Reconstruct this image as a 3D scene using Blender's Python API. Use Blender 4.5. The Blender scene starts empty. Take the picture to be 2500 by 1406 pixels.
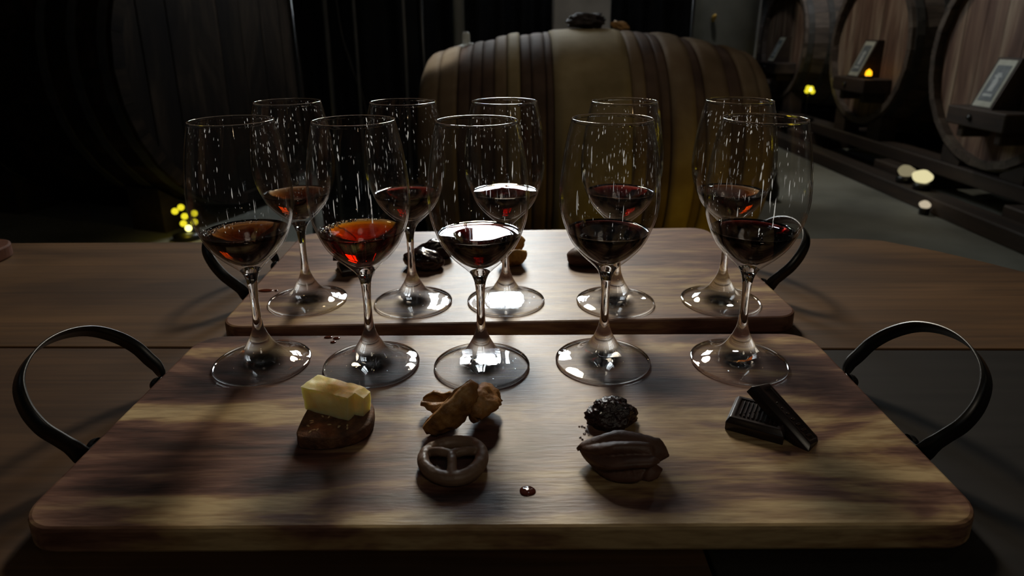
import bpy, bmesh, math, random
from mathutils import Vector, Matrix, noise

random.seed(7)
S = bpy.context.scene
COL = S.collection
PI = math.pi

# ------------------------------------------------------------------ camera
cam_d = bpy.data.cameras.new('camera')
cam_d.sensor_width = 36.0
cam_d.lens = 1590.0 / 2500.0 * 36.0
cam_d.shift_y = -136.0 / 2500.0
cam_d.clip_start = 0.02
cam_d.dof.use_dof = True
cam_d.dof.focus_distance = 0.47
cam_d.dof.aperture_fstop = 10.0
cam = bpy.data.objects.new('camera', cam_d)
COL.objects.link(cam)
cam.matrix_world = (Matrix.Translation((0, 0, 0.246)) @ Matrix.Rotation(math.radians(90 - 17.3), 4, 'X')
                    @ Matrix.Rotation(-0.0045, 4, 'Z'))
S.camera = cam

# ------------------------------------------------------------------ world, exposure
w = bpy.data.worlds.new('world')
S.world = w
w.use_nodes = True
w.node_tree.nodes['Background'].inputs[0].default_value = (0.7, 0.8, 1.0, 1)
w.node_tree.nodes['Background'].inputs[1].default_value = 0.002
S.view_settings.view_transform = 'Standard'
S.view_settings.look = 'None'
S.view_settings.gamma = 1.0
S.view_settings.use_curve_mapping = False
S.view_settings.exposure = 0.0
cy = S.cycles
cy.caustics_refractive = True
cy.caustics_reflective = False
cy.blur_glossy = 0.3
cy.max_bounces = 20
cy.transmission_bounces = 18
cy.glossy_bounces = 6
cy.diffuse_bounces = 3
cy.transparent_max_bounces = 12
cy.sample_clamp_indirect = 3.0
cy.use_denoising = True

WINDOW_POWER = 42.0


def point_light(name, loc, power, color, radius):
    d = bpy.data.lights.new(name, 'POINT')
    d.energy = power
    d.color = color
    d.shadow_soft_size = radius
    o = bpy.data.objects.new(name, d)
    COL.objects.link(o)
    o.location = loc
    return o


def spot_light(name, loc, target, power, color, radius, size, blend=0.5):
    d = bpy.data.lights.new(name, 'SPOT')
    d.energy = power
    d.color = color
    d.shadow_soft_size = radius
    d.spot_size = size
    d.spot_blend = blend
    o = bpy.data.objects.new(name, d)
    COL.objects.link(o)
    o.location = loc
    o.rotation_euler = (Vector(target) - Vector(loc)).to_track_quat('-Z', 'Y').to_euler()
    return o


WARM = (1.0, 0.72, 0.38)
COOL = (0.8, 0.92, 1.0)
# ceiling bulbs of the cellar, mirrored as streaks in the bowls
for i, (x, y, z, p, c) in enumerate([
        (-2.6, 2.2, 2.2, 1.6, WARM), (-1.3, 4.6, 2.3, 1.6, WARM), (1.2, 3.4, 2.4, 1.6, COOL), (2.2, 1.6, 2.3, 1.6, WARM),
        (2.1, 5.6, 2.4, 3.0, COOL), (2.0, 7.6, 2.4, 3.0, COOL), (0.6, -1.6, 2.3, 1.4, WARM), (-1.4, -1.2, 2.2, 1.2, WARM),
        (1.9, -0.6, 2.0, 1.0, COOL), (-2.8, 0.4, 1.6, 1.0, COOL), (3.0, 0.3, 1.5, 1.0, WARM), (0.3, 1.7, 2.4, 1.0, COOL),
        (-0.6, -2.6, 1.6, 1.2, COOL), (1.3, -2.8, 1.3, 1.0, WARM)]):
    point_light('ceiling_bulb_light', (x, y, z), p, c, 0.035)
# yellow uplight on the floor beside the barrel, behind the table
point_light('yellow_uplight', (0.95, 1.95, -0.66), 2.2, (1.0, 0.72, 0.02), 0.04)
# shaded pendant lamp hanging beyond the boards, aimed down at the table
spot_light('pendant_lamp', (0.0, 2.35, 1.42), (0.0, 0.50, 0.0), 120.0, (1.0, 0.86, 0.66), 0.2, math.radians(56), 1.0)
# added soft fill above and behind the camera, no lamp known there
spot_light('rear_fill', (0.5, -1.4, 1.9), (0.0, 0.5, 0.0), 12.0, (1.0, 0.88, 0.7), 0.25, math.radians(60), 0.9)
# added fill spot above the table that brightens the barrel and the pillar behind it
spot_light('barrel_fill', (0.45, 1.15, 2.2), (0.42, 3.3, 0.1), 19.0, (1.0, 0.90, 0.74), 0.12, math.radians(56), 0.9)
# cool spot that grazes the left end of the barrel
spot_light('barrel_spot', (-0.85, 2.35, 1.75), (-0.285, 2.78, 0.15), 95.0, (0.9, 0.97, 1.0), 0.02, math.radians(9), 0.8)
# added fill spot above the aisle, brightens the cask heads
spot_light('aisle_fill', (1.35, 4.9, 2.3), (2.5, 5.3, -0.1), 75.0, (1.0, 0.93, 0.82), 0.06, math.radians(110), 0.8)


# second added fill spot, brightens the third cask and its label
spot_light('aisle_fill', (2.25, 5.35, 2.3), (2.62, 6.5, 0.0), 40.0, (0.95, 0.97, 1.0), 0.06, math.radians(60), 0.8)


# ------------------------------------------------------------------ material helpers
def new_mat(name):
    m = bpy.data.materials.new(name)
    m.use_nodes = True
    nt = m.node_tree
    b = nt.nodes['Principled BSDF']
    return m, nt, b


def N(nt, t, **kw):
    n = nt.nodes.new(t)
    for k, v in kw.items():
        setattr(n, k, v)
    return n


def ramp(nt, stops):
    r = N(nt, 'ShaderNodeValToRGB')
    el = r.color_ramp.elements
    while len(el) < len(stops):
        el.new(0.5)
    for e, (p, c) in zip(el, stops):
        e.position = p
        e.color = (c[0], c[1], c[2], 1)
    return r


def mapped(nt, scale, loc=(0, 0, 0), rnd=False):
    tc = N(nt, 'ShaderNodeTexCoord')
    mp = N(nt, 'ShaderNodeMapping')
    mp.inputs['Scale'].default_value = scale
    mp.inputs['Location'].default_value = loc
    nt.links.new(tc.outputs['Object'], mp.inputs['Vector'])
    if rnd:
        oi = N(nt, 'ShaderNodeObjectInfo')
        mu = N(nt, 'ShaderNodeMath', operation='MULTIPLY')
        mu.inputs[1].default_value = 37.0
        nt.links.new(oi.outputs['Random'], mu.inputs[0])
        ad = N(nt, 'ShaderNodeVectorMath', operation='ADD')
        nt.links.new(mp.outputs[0], ad.inputs[0])
        nt.links.new(mu.outputs[0], ad.inputs[1])
        return ad.outputs[0]
    return mp.outputs[0]


def wood(name, stops, stretch, scale=1.0, rough=0.45, grain=(4, 200, 60), grain_amt=0.35, bump=0.15, strips=None,
         rnd=False, bump_dist=0.0006, distort=0.8, spec=0.5):
    """streaky wood: a stretched warped noise through a colour ramp, times a fine grain"""
    m, nt, b = new_mat(name)
    v = mapped(nt, stretch, rnd=rnd)
    if strips:
        tc = N(nt, 'ShaderNodeTexCoord')
        sx = N(nt, 'ShaderNodeSeparateXYZ')
        nt.links.new(tc.outputs['Object'], sx.inputs[0])
        for (at, off) in strips:
            g = N(nt, 'ShaderNodeMath', operation='GREATER_THAN')
            g.inputs[1].default_value = at
            nt.links.new(sx.outputs['Y'], g.inputs[0])
            sc = N(nt, 'ShaderNodeMath', operation='MULTIPLY')
            sc.inputs[1].default_value = off
            nt.links.new(g.outputs[0], sc.inputs[0])
            ad = N(nt, 'ShaderNodeVectorMath', operation='ADD')
            nt.links.new(v, ad.inputs[0])
            nt.links.new(sc.outputs[0], ad.inputs[1])
            v = ad.outputs[0]
    n1 = N(nt, 'ShaderNodeTexNoise')
    n1.inputs['Scale'].default_value = scale
    n1.inputs['Detail'].default_value = 5.0
    n1.inputs['Roughness'].default_value = 0.55
    n1.inputs['Distortion'].default_value = distort
    nt.links.new(v, n1.inputs['Vector'])
    r = ramp(nt, stops)
    nt.links.new(n1.outputs['Fac'], r.inputs[0])
    g = N(nt, 'ShaderNodeTexNoise')
    g.inputs['Scale'].default_value = 1.0
    g.inputs['Detail'].default_value = 4.0
    g.inputs['Distortion'].default_value = 0.3
    nt.links.new(mapped(nt, grain, rnd=rnd), g.inputs['Vector'])
    gr = ramp(nt, [(0.3, (1 - grain_amt,) * 3), (0.62, (1.0, 1.0, 1.0))])
    nt.links.new(g.outputs['Fac'], gr.inputs[0])
    mx = N(nt, 'ShaderNodeMixRGB', blend_type='MULTIPLY')
    mx.inputs[0].default_value = 1.0
    nt.links.new(r.outputs[0], mx.inputs[1])
    nt.links.new(gr.outputs[0], mx.inputs[2])
    nt.links.new(mx.outputs[0], b.inputs['Base Color'])
    b.inputs['Roughness'].default_value = rough
    b.inputs['Specular IOR Level'].default_value = spec
    bp = N(nt, 'ShaderNodeBump')
    bp.inputs['Strength'].default_value = bump
    bp.inputs['Distance'].default_value = bump_dist
    nt.links.new(g.outputs['Fac'], bp.inputs['Height'])
    nt.links.new(bp.outputs[0], b.inputs['Normal'])
    return m


def mottled(name, stops, scale, rough=0.5, bump=0.2, bump_dist=0.001, detail=5, spec=0.5, bump_scale=None, rnd=False, coat=0.0):
    m, nt, b = new_mat(name)
    n1 = N(nt, 'ShaderNodeTexNoise')
    n1.inputs['Scale'].default_value = scale
    n1.inputs['Detail'].default_value = detail
    nt.links.new(mapped(nt, (1, 1, 1), rnd=rnd), n1.inputs['Vector'])
    r = ramp(nt, stops)
    nt.links.new(n1.outputs['Fac'], r.inputs[0])
    nt.links.new(r.outputs[0], b.inputs['Base Color'])
    b.inputs['Roughness'].default_value = rough
    b.inputs['Specular IOR Level'].default_value = spec
    b.inputs['Coat Weight'].default_value = coat
    b.inputs['Coat Roughness'].default_value = 0.1
    n2 = N(nt, 'ShaderNodeTexNoise')
    n2.inputs['Scale'].default_value = bump_scale or scale * 2.5
    n2.inputs['Detail'].default_value = 6
    nt.links.new(mapped(nt, (1, 1, 1), rnd=rnd), n2.inputs['Vector'])
    bp = N(nt, 'ShaderNodeBump')
    bp.inputs['Strength'].default_value = bump
    bp.inputs['Distance'].default_value = bump_dist
    nt.links.new(n2.outputs['Fac'], bp.inputs['Height'])
    nt.links.new(bp.outputs[0], b.inputs['Normal'])
    return m


def emitter(name, color, strength):
    m = bpy.data.materials.new(name)
    m.use_nodes = True
    nt = m.node_tree
    nt.nodes.clear()
    e = N(nt, 'ShaderNodeEmission')
    e.inputs[0].default_value = (*color, 1)
    e.inputs[1].default_value = strength
    o = N(nt, 'ShaderNodeOutputMaterial')
    nt.links.new(e.outputs[0], o.inputs[0])
    return m


def glass_mat(name, ior=1.5, color=(1, 1, 1), sigma=None, wavy=0.0, rough=0.0):
    m = bpy.data.materials.new(name)
    m.use_nodes = True
    nt = m.node_tree
    nt.nodes.clear()
    g = N(nt, 'ShaderNodeBsdfGlass')
    g.inputs['Color'].default_value = (*color, 1)
    g.inputs['Roughness'].default_value = rough
    g.inputs['IOR'].default_value = ior
    o = N(nt, 'ShaderNodeOutputMaterial')
    nt.links.new(g.outputs[0], o.inputs['Surface'])
    if wavy:
        t = N(nt, 'ShaderNodeTexNoise')
        t.inputs['Scale'].default_value = 1.0
        t.inputs['Detail'].default_value = 2.0
        nt.links.new(mapped(nt, (45, 45, 260)), t.inputs['Vector'])
        bp = N(nt, 'ShaderNodeBump')
        bp.inputs['Strength'].default_value = wavy
        bp.inputs['Distance'].default_value = 0.0006
        nt.links.new(t.outputs['Fac'], bp.inputs['Height'])
        nt.links.new(bp.outputs[0], g.inputs['Normal'])
    if sigma:
        d = max(sigma)
        va = N(nt, 'ShaderNodeVolumeAbsorption')
        va.inputs['Color'].default_value = (*[1 - s / d for s in sigma], 1)
        va.inputs['Density'].default_value = d
        nt.links.new(va.outputs[0], o.inputs['Volume'])
    return m


def thin_glass(name, solid, wavy, streaks=0.0, edge=None, foot=False):
    """clear glass: part true refraction, part straight passage with Fresnel gloss (thin wall); streaks = dried water marks"""
    m = bpy.data.materials.new(name)
    m.use_nodes = True
    nt = m.node_tree
    nt.nodes.clear()
    t = N(nt, 'ShaderNodeTexNoise')
    t.inputs['Scale'].default_value = 1.0
    t.inputs['Detail'].default_value = 2.0
    nt.links.new(mapped(nt, (60, 60, 200)), t.inputs['Vector'])
    bp = N(nt, 'ShaderNodeBump')
    bp.inputs['Strength'].default_value = wavy
    bp.inputs['Distance'].default_value = 0.0006
    nt.links.new(t.outputs['Fac'], bp.inputs['Height'])
    g = N(nt, 'ShaderNodeBsdfGlass')
    g.inputs['IOR'].default_value = 1.5
    g.inputs['Roughness'].default_value = 0.0
    nt.links.new(bp.outputs[0], g.inputs['Normal'])
    tr = N(nt, 'ShaderNodeBsdfTransparent')
    gl = N(nt, 'ShaderNodeBsdfGlossy')
    gl.inputs['Roughness'].default_value = 0.0
    nt.links.new(bp.outputs[0], gl.inputs['Normal'])
    fr = N(nt, 'ShaderNodeFresnel')
    geo = N(nt, 'ShaderNodeNewGeometry')
    mio = N(nt, 'ShaderNodeMapRange')        # the straight path meets both faces as if from the air
    mio.inputs['To Min'].default_value = 1.5
    mio.inputs['To Max'].default_value = 1.0 / 1.5
    nt.links.new(geo.outputs['Backfacing'], mio.inputs['Value'])
    nt.links.new(mio.outputs[0], fr.inputs['IOR'])
    nt.links.new(bp.outputs[0], fr.inputs['Normal'])
    mx = N(nt, 'ShaderNodeMixShader')
    nt.links.new(fr.outputs[0], mx.inputs[0])
    nt.links.new(tr.outputs[0], mx.inputs[1])
    nt.links.new(gl.outputs[0], mx.inputs[2])
    m2 = N(nt, 'ShaderNodeMixShader')
    m2.inputs[0].default_value = solid
    if edge:                                 # seen along the wall, the glass is thick enough to bend the view
        lw = N(nt, 'ShaderNodeLayerWeight')
        lw.inputs['Blend'].default_value = 0.5
        me_ = N(nt, 'ShaderNodeMapRange')
        me_.inputs['From Min'].default_value = edge[0]
        me_.inputs['From Max'].default_value = edge[1]
        nt.links.new(lw.outputs['Facing'], me_.inputs['Value'])
        nt.links.new(me_.outputs[0], m2.inputs[0])
    if foot:                                 # thick glass in the cone under the stem and in the edge bead, a thin disc between
        tcf = N(nt, 'ShaderNodeTexCoord')
        mpf = N(nt, 'ShaderNodeMapping')
        mpf.inputs['Scale'].default_value = (1, 1, 0)
        nt.links.new(tcf.outputs['Object'], mpf.inputs['Vector'])
        ln = N(nt, 'ShaderNodeVectorMath', operation='LENGTH')
        nt.links.new(mpf.outputs[0], ln.inputs[0])
        prt = []
        for a_, b_ in ((0.021, 0.008), (0.0346, 0.0358)):
            mr_ = N(nt, 'ShaderNodeMapRange', interpolation_type='SMOOTHSTEP')
            mr_.inputs['From Min'].default_value = a_
            mr_.inputs['From Max'].default_value = b_
            nt.links.new(ln.outputs['Value'], mr_.inputs['Value'])
            prt.append(mr_.outputs[0])
        mxm = N(nt, 'ShaderNodeMath', operation='MAXIMUM')
        nt.links.new(prt[0], mxm.inputs[0])
        nt.links.new(prt[1], mxm.inputs[1])
        nt.links.new(mxm.outputs[0], m2.inputs[0])
    nt.links.new(mx.outputs[0], m2.inputs[1])
    nt.links.new(g.outputs[0], m2.inputs[2])
    out = m2.outputs[0]
    if streaks:
        s1 = N(nt, 'ShaderNodeTexNoise')
        s1.inputs['Scale'].default_value = 1.0
        s1.inputs['Detail'].default_value = 1.0
        nt.links.new(mapped(nt, (680, 680, 30), rnd=True), s1.inputs['Vector'])
        r1 = ramp(nt, [(0.728, (0, 0, 0)), (0.77, (1, 1, 1))])
        nt.links.new(s1.outputs['Fac'], r1.inputs[0])
        mu = N(nt, 'ShaderNodeMath', operation='MULTIPLY')
        mu.inputs[1].default_value = streaks
        tcz = N(nt, 'ShaderNodeTexCoord')
        sz = N(nt, 'ShaderNodeSeparateXYZ')
        nt.links.new(tcz.outputs['Object'], sz.inputs[0])
        mz = N(nt, 'ShaderNodeMapRange')
        mz.inputs['From Min'].default_value = 0.108
        mz.inputs['From Max'].default_value = 0.112
        nt.links.new(sz.outputs['Z'], mz.inputs['Value'])
        mz2 = N(nt, 'ShaderNodeMath', operation='MULTIPLY')
        nt.links.new(r1.outputs[0], mz2.inputs[0])
        nt.links.new(mz.outputs[0], mz2.inputs[1])
        nt.links.new(mz2.outputs[0], mu.inputs[0])
        tl = N(nt, 'ShaderNodeBsdfTranslucent')
        tl.inputs[0].default_value = (0.95, 0.97, 1.0, 1)
        m3 = N(nt, 'ShaderNodeMixShader')
        nt.links.new(mu.outputs[0], m3.inputs[0])
        nt.links.new(out, m3.inputs[1])
        nt.links.new(tl.outputs[0], m3.inputs[2])
        out = m3.outputs[0]
    o = N(nt, 'ShaderNodeOutputMaterial')
    nt.links.new(out, o.inputs['Surface'])
    return m


# ------------------------------------------------------------------ object helpers
def tag(o, label=None, cat=None, group=None, kind=None):
    if label:
        o['label'] = label
    if cat:
        o['category'] = cat
    if group:
        o['group'] = group
    if kind:
        o['kind'] = kind
    return o


def thing(name, label, cat, loc=(0, 0, 0), rotz=0.0, group=None):
    o = bpy.data.objects.new(name, None)
    o.empty_display_size = 0.02
    COL.objects.link(o)
    o.location = loc
    o.rotation_euler = (0, 0, rotz)
    return tag(o, label, cat, group)


def link(name, me, parent=None, mat=None, loc=(0, 0, 0), rot=(0, 0, 0)):
    o = bpy.data.objects.new(name, me)
    COL.objects.link(o)
    if mat and not me.materials:
        me.materials.append(mat)
    o.parent = parent
    o.location = loc
    o.rotation_euler = rot
    return o


def mesh(name, verts, faces, smooth=False):
    me = bpy.data.meshes.new(name)
    me.from_pydata([tuple(v) for v in verts], [], faces)
    if smooth:
        me.polygons.foreach_set('use_smooth', [True] * len(me.polygons))
    me.update()
    return me


def from_bm(name, bm, smooth=False):
    bmesh.ops.recalc_face_normals(bm, faces=bm.faces)
    me = bpy.data.meshes.new(name)
    bm.to_mesh(me)
    bm.free()
    if smooth:
        me.polygons.foreach_set('use_smooth', [True] * len(me.polygons))
    return me


def box_mesh(name, size, center=(0, 0, 0), bevel=0.0, seg=1, smooth=False):
    bm = bmesh.new()
    bmesh.ops.create_cube(bm, size=1.0)
    bmesh.ops.scale(bm, vec=size, verts=bm.verts)
    bmesh.ops.translate(bm, vec=center, verts=bm.verts)
    if bevel:
        bmesh.ops.bevel(bm, geom=bm.edges[:], offset=bevel, segments=seg, profile=0.5, affect='EDGES')
    return from_bm(name, bm, smooth)


def lathe_mesh(name, prof, seg=48, closed_ring=False, smooth=True):
    """profile of (r, z) turned about z; r == 0 ends become poles"""
    verts, rings = [], []
    for (r, z) in prof:
        if r < 1e-7:
            rings.append([len(verts)])
            verts.append((0, 0, z))
        else:
            rings.append(list(range(len(verts), len(verts) + seg)))
            verts += [(r * math.cos(2 * PI * i / seg), r * math.sin(2 * PI * i / seg), z) for i in range(seg)]
    faces = []
    pairs = list(zip(rings, rings[1:]))
    if closed_ring:
        pairs.append((rings[-1], rings[0]))
    for a, b in pairs:
        for i in range(seg):
            j = (i + 1) % seg
            if len(a) == 1 and len(b) == 1:
                continue
            if len(a) == 1:
                faces.append((a[0], b[j], b[i]))
            elif len(b) == 1:
                faces.append((a[i], a[j], b[0]))
            else:
                faces.append((a[i], a[j], b[j], b[i]))
    return mesh(name, verts, faces, smooth)


def catmull(pts, n):
    out = []
    P = [Vector(p) for p in pts]
    for i in range(len(P) - 1):
        p0 = P[i - 1] if i > 0 else P[i] * 2 - P[i + 1]
        p1, p2 = P[i], P[i + 1]
        p3 = P[i + 2] if i + 2 < len(P) else P[i + 1] * 2 - P[i]
        for k in range(n):
            t = k / n
            out.append(0.5 * ((2 * p1) + (p2 - p0) * t + (2 * p0 - 5 * p1 + 4 * p2 - p3) * t * t
                              + (3 * p1 - 3 * p2 + p3 - p0) * t ** 3))
    out.append(P[-1])
    return out


def sweep_mesh(name, path, radius, seg=10, closed=False, smooth=True):
    """round tube of varying radius along a path"""
    P = [Vector(p) for p in path]
    n = len(P)
    verts, faces = [], []
    up = Vector((0, 0, 1))
    for i, p in enumerate(P):
        a = P[(i - 1) % n] if closed else P[max(i - 1, 0)]
        b = P[(i + 1) % n] if closed else P[min(i + 1, n - 1)]
        t = (b - a).normalized()
        s = t.cross(up)
        if s.length < 1e-4:
            s = t.cross(Vector((1, 0, 0)))
        s.normalize()
        u = s.cross(t)
        r = radius(i / max(n - 1, 1)) if callable(radius) else radius
        for k in range(seg):
            c = 2 * PI * k / seg
            verts.append(p + s * (r * math.cos(c)) + u * (r * math.sin(c)))
    m = n if closed else n - 1
    for i in range(m):
        for k in range(seg):
            a, b = i * seg + k, i * seg + (k + 1) % seg
            c, d = ((i + 1) % n) * seg + (k + 1) % seg, ((i + 1) % n) * seg + k
            faces.append((a, b, c, d))
    if not closed:
        faces.append(tuple(range(seg - 1, -1, -1)))
        faces.append(tuple(range((n - 1) * seg, n * seg)))
    return mesh(name, verts, faces, smooth)


def rounded_outline(w, d, r, seg=8):
    pts = []
    for (cx, cy_, a0) in ((w / 2 - r, d / 2 - r, 0), (-w / 2 + r, d / 2 - r, PI / 2), (-w / 2 + r, -d / 2 + r, PI),
                          (w / 2 - r, -d / 2 + r, 1.5 * PI)):
        for k in range(seg + 1):
            a = a0 + PI / 2 * k / seg
            pts.append((cx + r * math.cos(a), cy_ + r * math.sin(a)))
    return pts


def slab_mesh(name, outline, z0, z1, bevel=0.002, smooth=False):
    """a flat slab from an outline polygon (counter-clockwise), its edges eased"""
    n = len(outline)
    P = [Vector((x, y)) for x, y in outline]
    nrm = []
    for i in range(n):
        t = (P[(i + 1) % n] - P[i - 1]).normalized()
        nrm.append(Vector((t.y, -t.x)))
    layers = [(z0, bevel), (z0 + bevel * 0.3, bevel * 0.3), (z0 + bevel, 0), (z1 - bevel, 0), (z1 - bevel * 0.3, bevel * 0.3), (z1, bevel)]
    verts, faces = [], []
    for z, ins in layers:
        for p, q in zip(P, nrm):
            verts.append((p.x - q.x * ins, p.y - q.y * ins, z))
    for L in range(len(layers) - 1):
        for i in range(n):
            j = (i + 1) % n
            faces.append((L * n + i, L * n + j, (L + 1) * n + j, (L + 1) * n + i))
    faces.append(tuple(range(n - 1, -1, -1)))
    faces.append(tuple(range((len(layers) - 1) * n, len(layers) * n)))
    return mesh(name, verts, faces, smooth)


def blob_mesh(name, size, amp, freq, seed, sub=4, flat=None, fn=None, amp2=0.0, freq2=0.0):
    bm = bmesh.new()
    bmesh.ops.create_icosphere(bm, subdivisions=sub, radius=1.0)
    for v in bm.verts:
        p = v.co.copy()
        d = 1.0 + amp * noise.noise(p * freq + Vector((seed, seed * 1.7, 3)))
        if amp2:
            d += amp2 * abs(noise.noise(p * freq2 + Vector((seed * 2.3, 1, seed))))
        if fn:
            d *= fn(p)
        q = Vector((p.x * size[0] * d, p.y * size[1] * d, p.z * size[2] * d))
        if flat is not None and q.z < flat:
            q.z = flat + (q.z - flat) * 0.05
        v.co = q
    zmin = min(v.co.z for v in bm.verts)
    for v in bm.verts:
        v.co.z -= zmin
    return from_bm(name, bm, True)


def remeshed(name, objs_meshes, voxel, smooth_iter=4, post=None):
    """joins overlapping shells into one skin"""
    bm = bmesh.new()
    for me in objs_meshes:
        bm.from_mesh(me)
    me = bpy.data.meshes.new(name)
    bm.to_mesh(me)
    bm.free()
    o = bpy.data.objects.new(name, me)
    COL.objects.link(o)
    md = o.modifiers.new('r', 'REMESH')
    md.mode = 'VOXEL'
    md.voxel_size = voxel
    ms = o.modifiers.new('s', 'SMOOTH')
    ms.iterations = smooth_iter
    ms.factor = 0.5
    dg = bpy.context.evaluated_depsgraph_get()
    out = bpy.data.meshes.new_from_object(o.evaluated_get(dg))
    bpy.data.objects.remove(o)
    if post:
        for v in out.vertices:
            v.co = post(v.co.copy())
    out.polygons.foreach_set('use_smooth', [True] * len(out.polygons))
    out.name = name
    return out


# ------------------------------------------------------------------ materials
DARKW = [(0.30, (0.010, 0.006, 0.004)), (0.5, (0.030, 0.017, 0.010)), (0.7, (0.055, 0.032, 0.018))]
M = {}
ACACIA = [(0.34, (0.040, 0.016, 0.010)), (0.44, (0.112, 0.050, 0.034)), (0.51, (0.195, 0.103, 0.066)), (0.57, (0.32, 0.205, 0.10)), (0.66, (0.47, 0.345, 0.18))]


def acacia(name, zones, rough, amp=0.9):
    """figured acacia: flame figure, streaks and pores; zones = paler or darker sapwood and heartwood areas of this very board
    (x centre, x width, y centre, y width, strength) in its own coordinates"""
    m, nt, b = new_mat(name)
    L = nt.links.new

    def noise_at(scale, detail, dist, rough_=0.55, vec=None):
        n_ = N(nt, 'ShaderNodeTexNoise')
        n_.inputs['Scale'].default_value = 1.0
        n_.inputs['Detail'].default_value = detail
        n_.inputs['Distortion'].default_value = dist
        n_.inputs['Roughness'].default_value = rough_
        L(mapped(nt, scale), n_.inputs['Vector'])
        return n_.outputs['Fac']

    def math_(op, a_, b_):
        n_ = N(nt, 'ShaderNodeMath', operation=op)
        for i_, v_ in enumerate((a_, b_)):
            if isinstance(v_, (int, float)):
                n_.inputs[i_].default_value = v_
            else:
                L(v_, n_.inputs[i_])
        return n_.outputs[0]
    fig = noise_at((3.6, 15, 14), 4, 2.2)
    streak = noise_at((9, 95, 70), 4, 0.8)
    pores = noise_at((55, 480, 300), 3, 0.2)
    fac = math_('ADD', math_('MULTIPLY', fig, amp), math_('MULTIPLY', streak, 0.24))
    fac = math_('ADD', fac, 0.375 - amp * 0.5)
    tc = N(nt, 'ShaderNodeTexCoord')
    sx = N(nt, 'ShaderNodeSeparateXYZ')
    L(tc.outputs['Object'], sx.inputs[0])
    wob = math_('MULTIPLY', math_('SUBTRACT', noise_at((7, 7, 7), 2, 0.5), 0.5), 0.05)
    yy = math_('ADD', sx.outputs['Y'], wob)
    for (xc, xw, yc, yw, st) in zones:
        dx = math_('ABSOLUTE', math_('SUBTRACT', sx.outputs['X'], xc), 0)
        dy = math_('ABSOLUTE', math_('SUBTRACT', yy, yc), 0)
        mk = []
        for d_, w_, soft in ((dx, xw, 0.07), (dy, yw, 0.010)):
            mr = N(nt, 'ShaderNodeMapRange', interpolation_type='SMOOTHSTEP')
            mr.inputs['From Min'].default_value = w_ + soft
            mr.inputs['From Max'].default_value = w_
            L(d_, mr.inputs['Value'])
            mk.append(mr.outputs[0])
        fac = math_('ADD', fac, math_('MULTIPLY', math_('MULTIPLY', mk[0], mk[1]), st))
    r = ramp(nt, ACACIA)
    L(fac, r.inputs[0])
    gr = ramp(nt, [(0.34, (0.62, 0.58, 0.56)), (0.55, (1, 1, 1))])
    L(math_('ADD', math_('MULTIPLY', pores, 0.6), math_('MULTIPLY', streak, 0.4)), gr.inputs[0])
    mx = N(nt, 'ShaderNodeMixRGB', blend_type='MULTIPLY')
    mx.inputs[0].default_value = 1.0
    L(r.outputs[0], mx.inputs[1])
    L(gr.outputs[0], mx.inputs[2])
    L(mx.outputs[0], b.inputs['Base Color'])
    b.inputs['Roughness'].default_value = rough
    b.inputs['Specular IOR Level'].default_value = 0.42
    bp = N(nt, 'ShaderNodeBump')
    bp.inputs['Strength'].default_value = 0.32
    bp.inputs['Distance'].default_value = 0.0006
    L(math_('ADD', pores, math_('MULTIPLY', noise_at((28, 75, 60), 3, 0.6), 0.8)), bp.inputs['Height'])
    L(bp.outputs[0], b.inputs['Normal'])
    return m


M['board'] = acacia('acacia', [(0.0, 0.4, -0.108, 0.008, 0.10), (0.17, 0.09, -0.035, 0.030, 0.08), (-0.16, 0.10, -0.006, 0.006, 0.13), (0.12, 0.2, 0.084, 0.008, 0.10),
                              (-0.24, 0.05, 0.083, 0.006, 0.12), (0.0, 0.4, 0.040, 0.030, -0.035), (-0.16, 0.10, -0.055, 0.030, -0.04), (0.03, 0.05, -0.01, 0.010, 0.05)], 0.42)
M['board_far'] = acacia('acacia_far', [(0.15, 0.15, -0.06, 0.05, 0.05), (0.0, 0.4, 0.10, 0.04, 0.03), (-0.2, 0.08, -0.11, 0.02, 0.08), (0.14, 0.10, 0.02, 0.015, -0.04)], 0.42, 0.5)
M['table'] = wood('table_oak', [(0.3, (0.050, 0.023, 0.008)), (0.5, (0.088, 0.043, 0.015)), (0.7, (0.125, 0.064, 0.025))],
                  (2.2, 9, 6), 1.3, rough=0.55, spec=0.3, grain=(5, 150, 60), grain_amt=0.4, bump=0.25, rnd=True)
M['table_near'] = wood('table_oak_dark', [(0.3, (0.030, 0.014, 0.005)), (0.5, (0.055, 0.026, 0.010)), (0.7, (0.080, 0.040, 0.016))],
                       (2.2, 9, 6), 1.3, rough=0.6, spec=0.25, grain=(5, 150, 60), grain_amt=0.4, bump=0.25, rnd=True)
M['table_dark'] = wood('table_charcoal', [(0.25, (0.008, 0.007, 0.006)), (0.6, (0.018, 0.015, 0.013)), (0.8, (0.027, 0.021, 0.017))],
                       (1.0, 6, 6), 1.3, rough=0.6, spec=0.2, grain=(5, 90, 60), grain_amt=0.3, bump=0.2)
M['iron'] = mottled('black_iron', [(0.3, (0.003, 0.003, 0.003)), (0.7, (0.007, 0.007, 0.007))], 60, rough=0.36, bump=0.1, bump_dist=0.0003, spec=0.6)
M['glass'] = thin_glass('clear_glass', 1.0, 0.03)
M['glass_bowl'] = thin_glass('clear_glass_bowl', 0.0, 0.03, streaks=0.6, edge=(0.78, 0.97))
M['glass_foot'] = thin_glass('clear_glass_foot', 0.0, 0.20, foot=True)
M['glass_plain'] = glass_mat('clear_glass_plain', 1.5)
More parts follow.
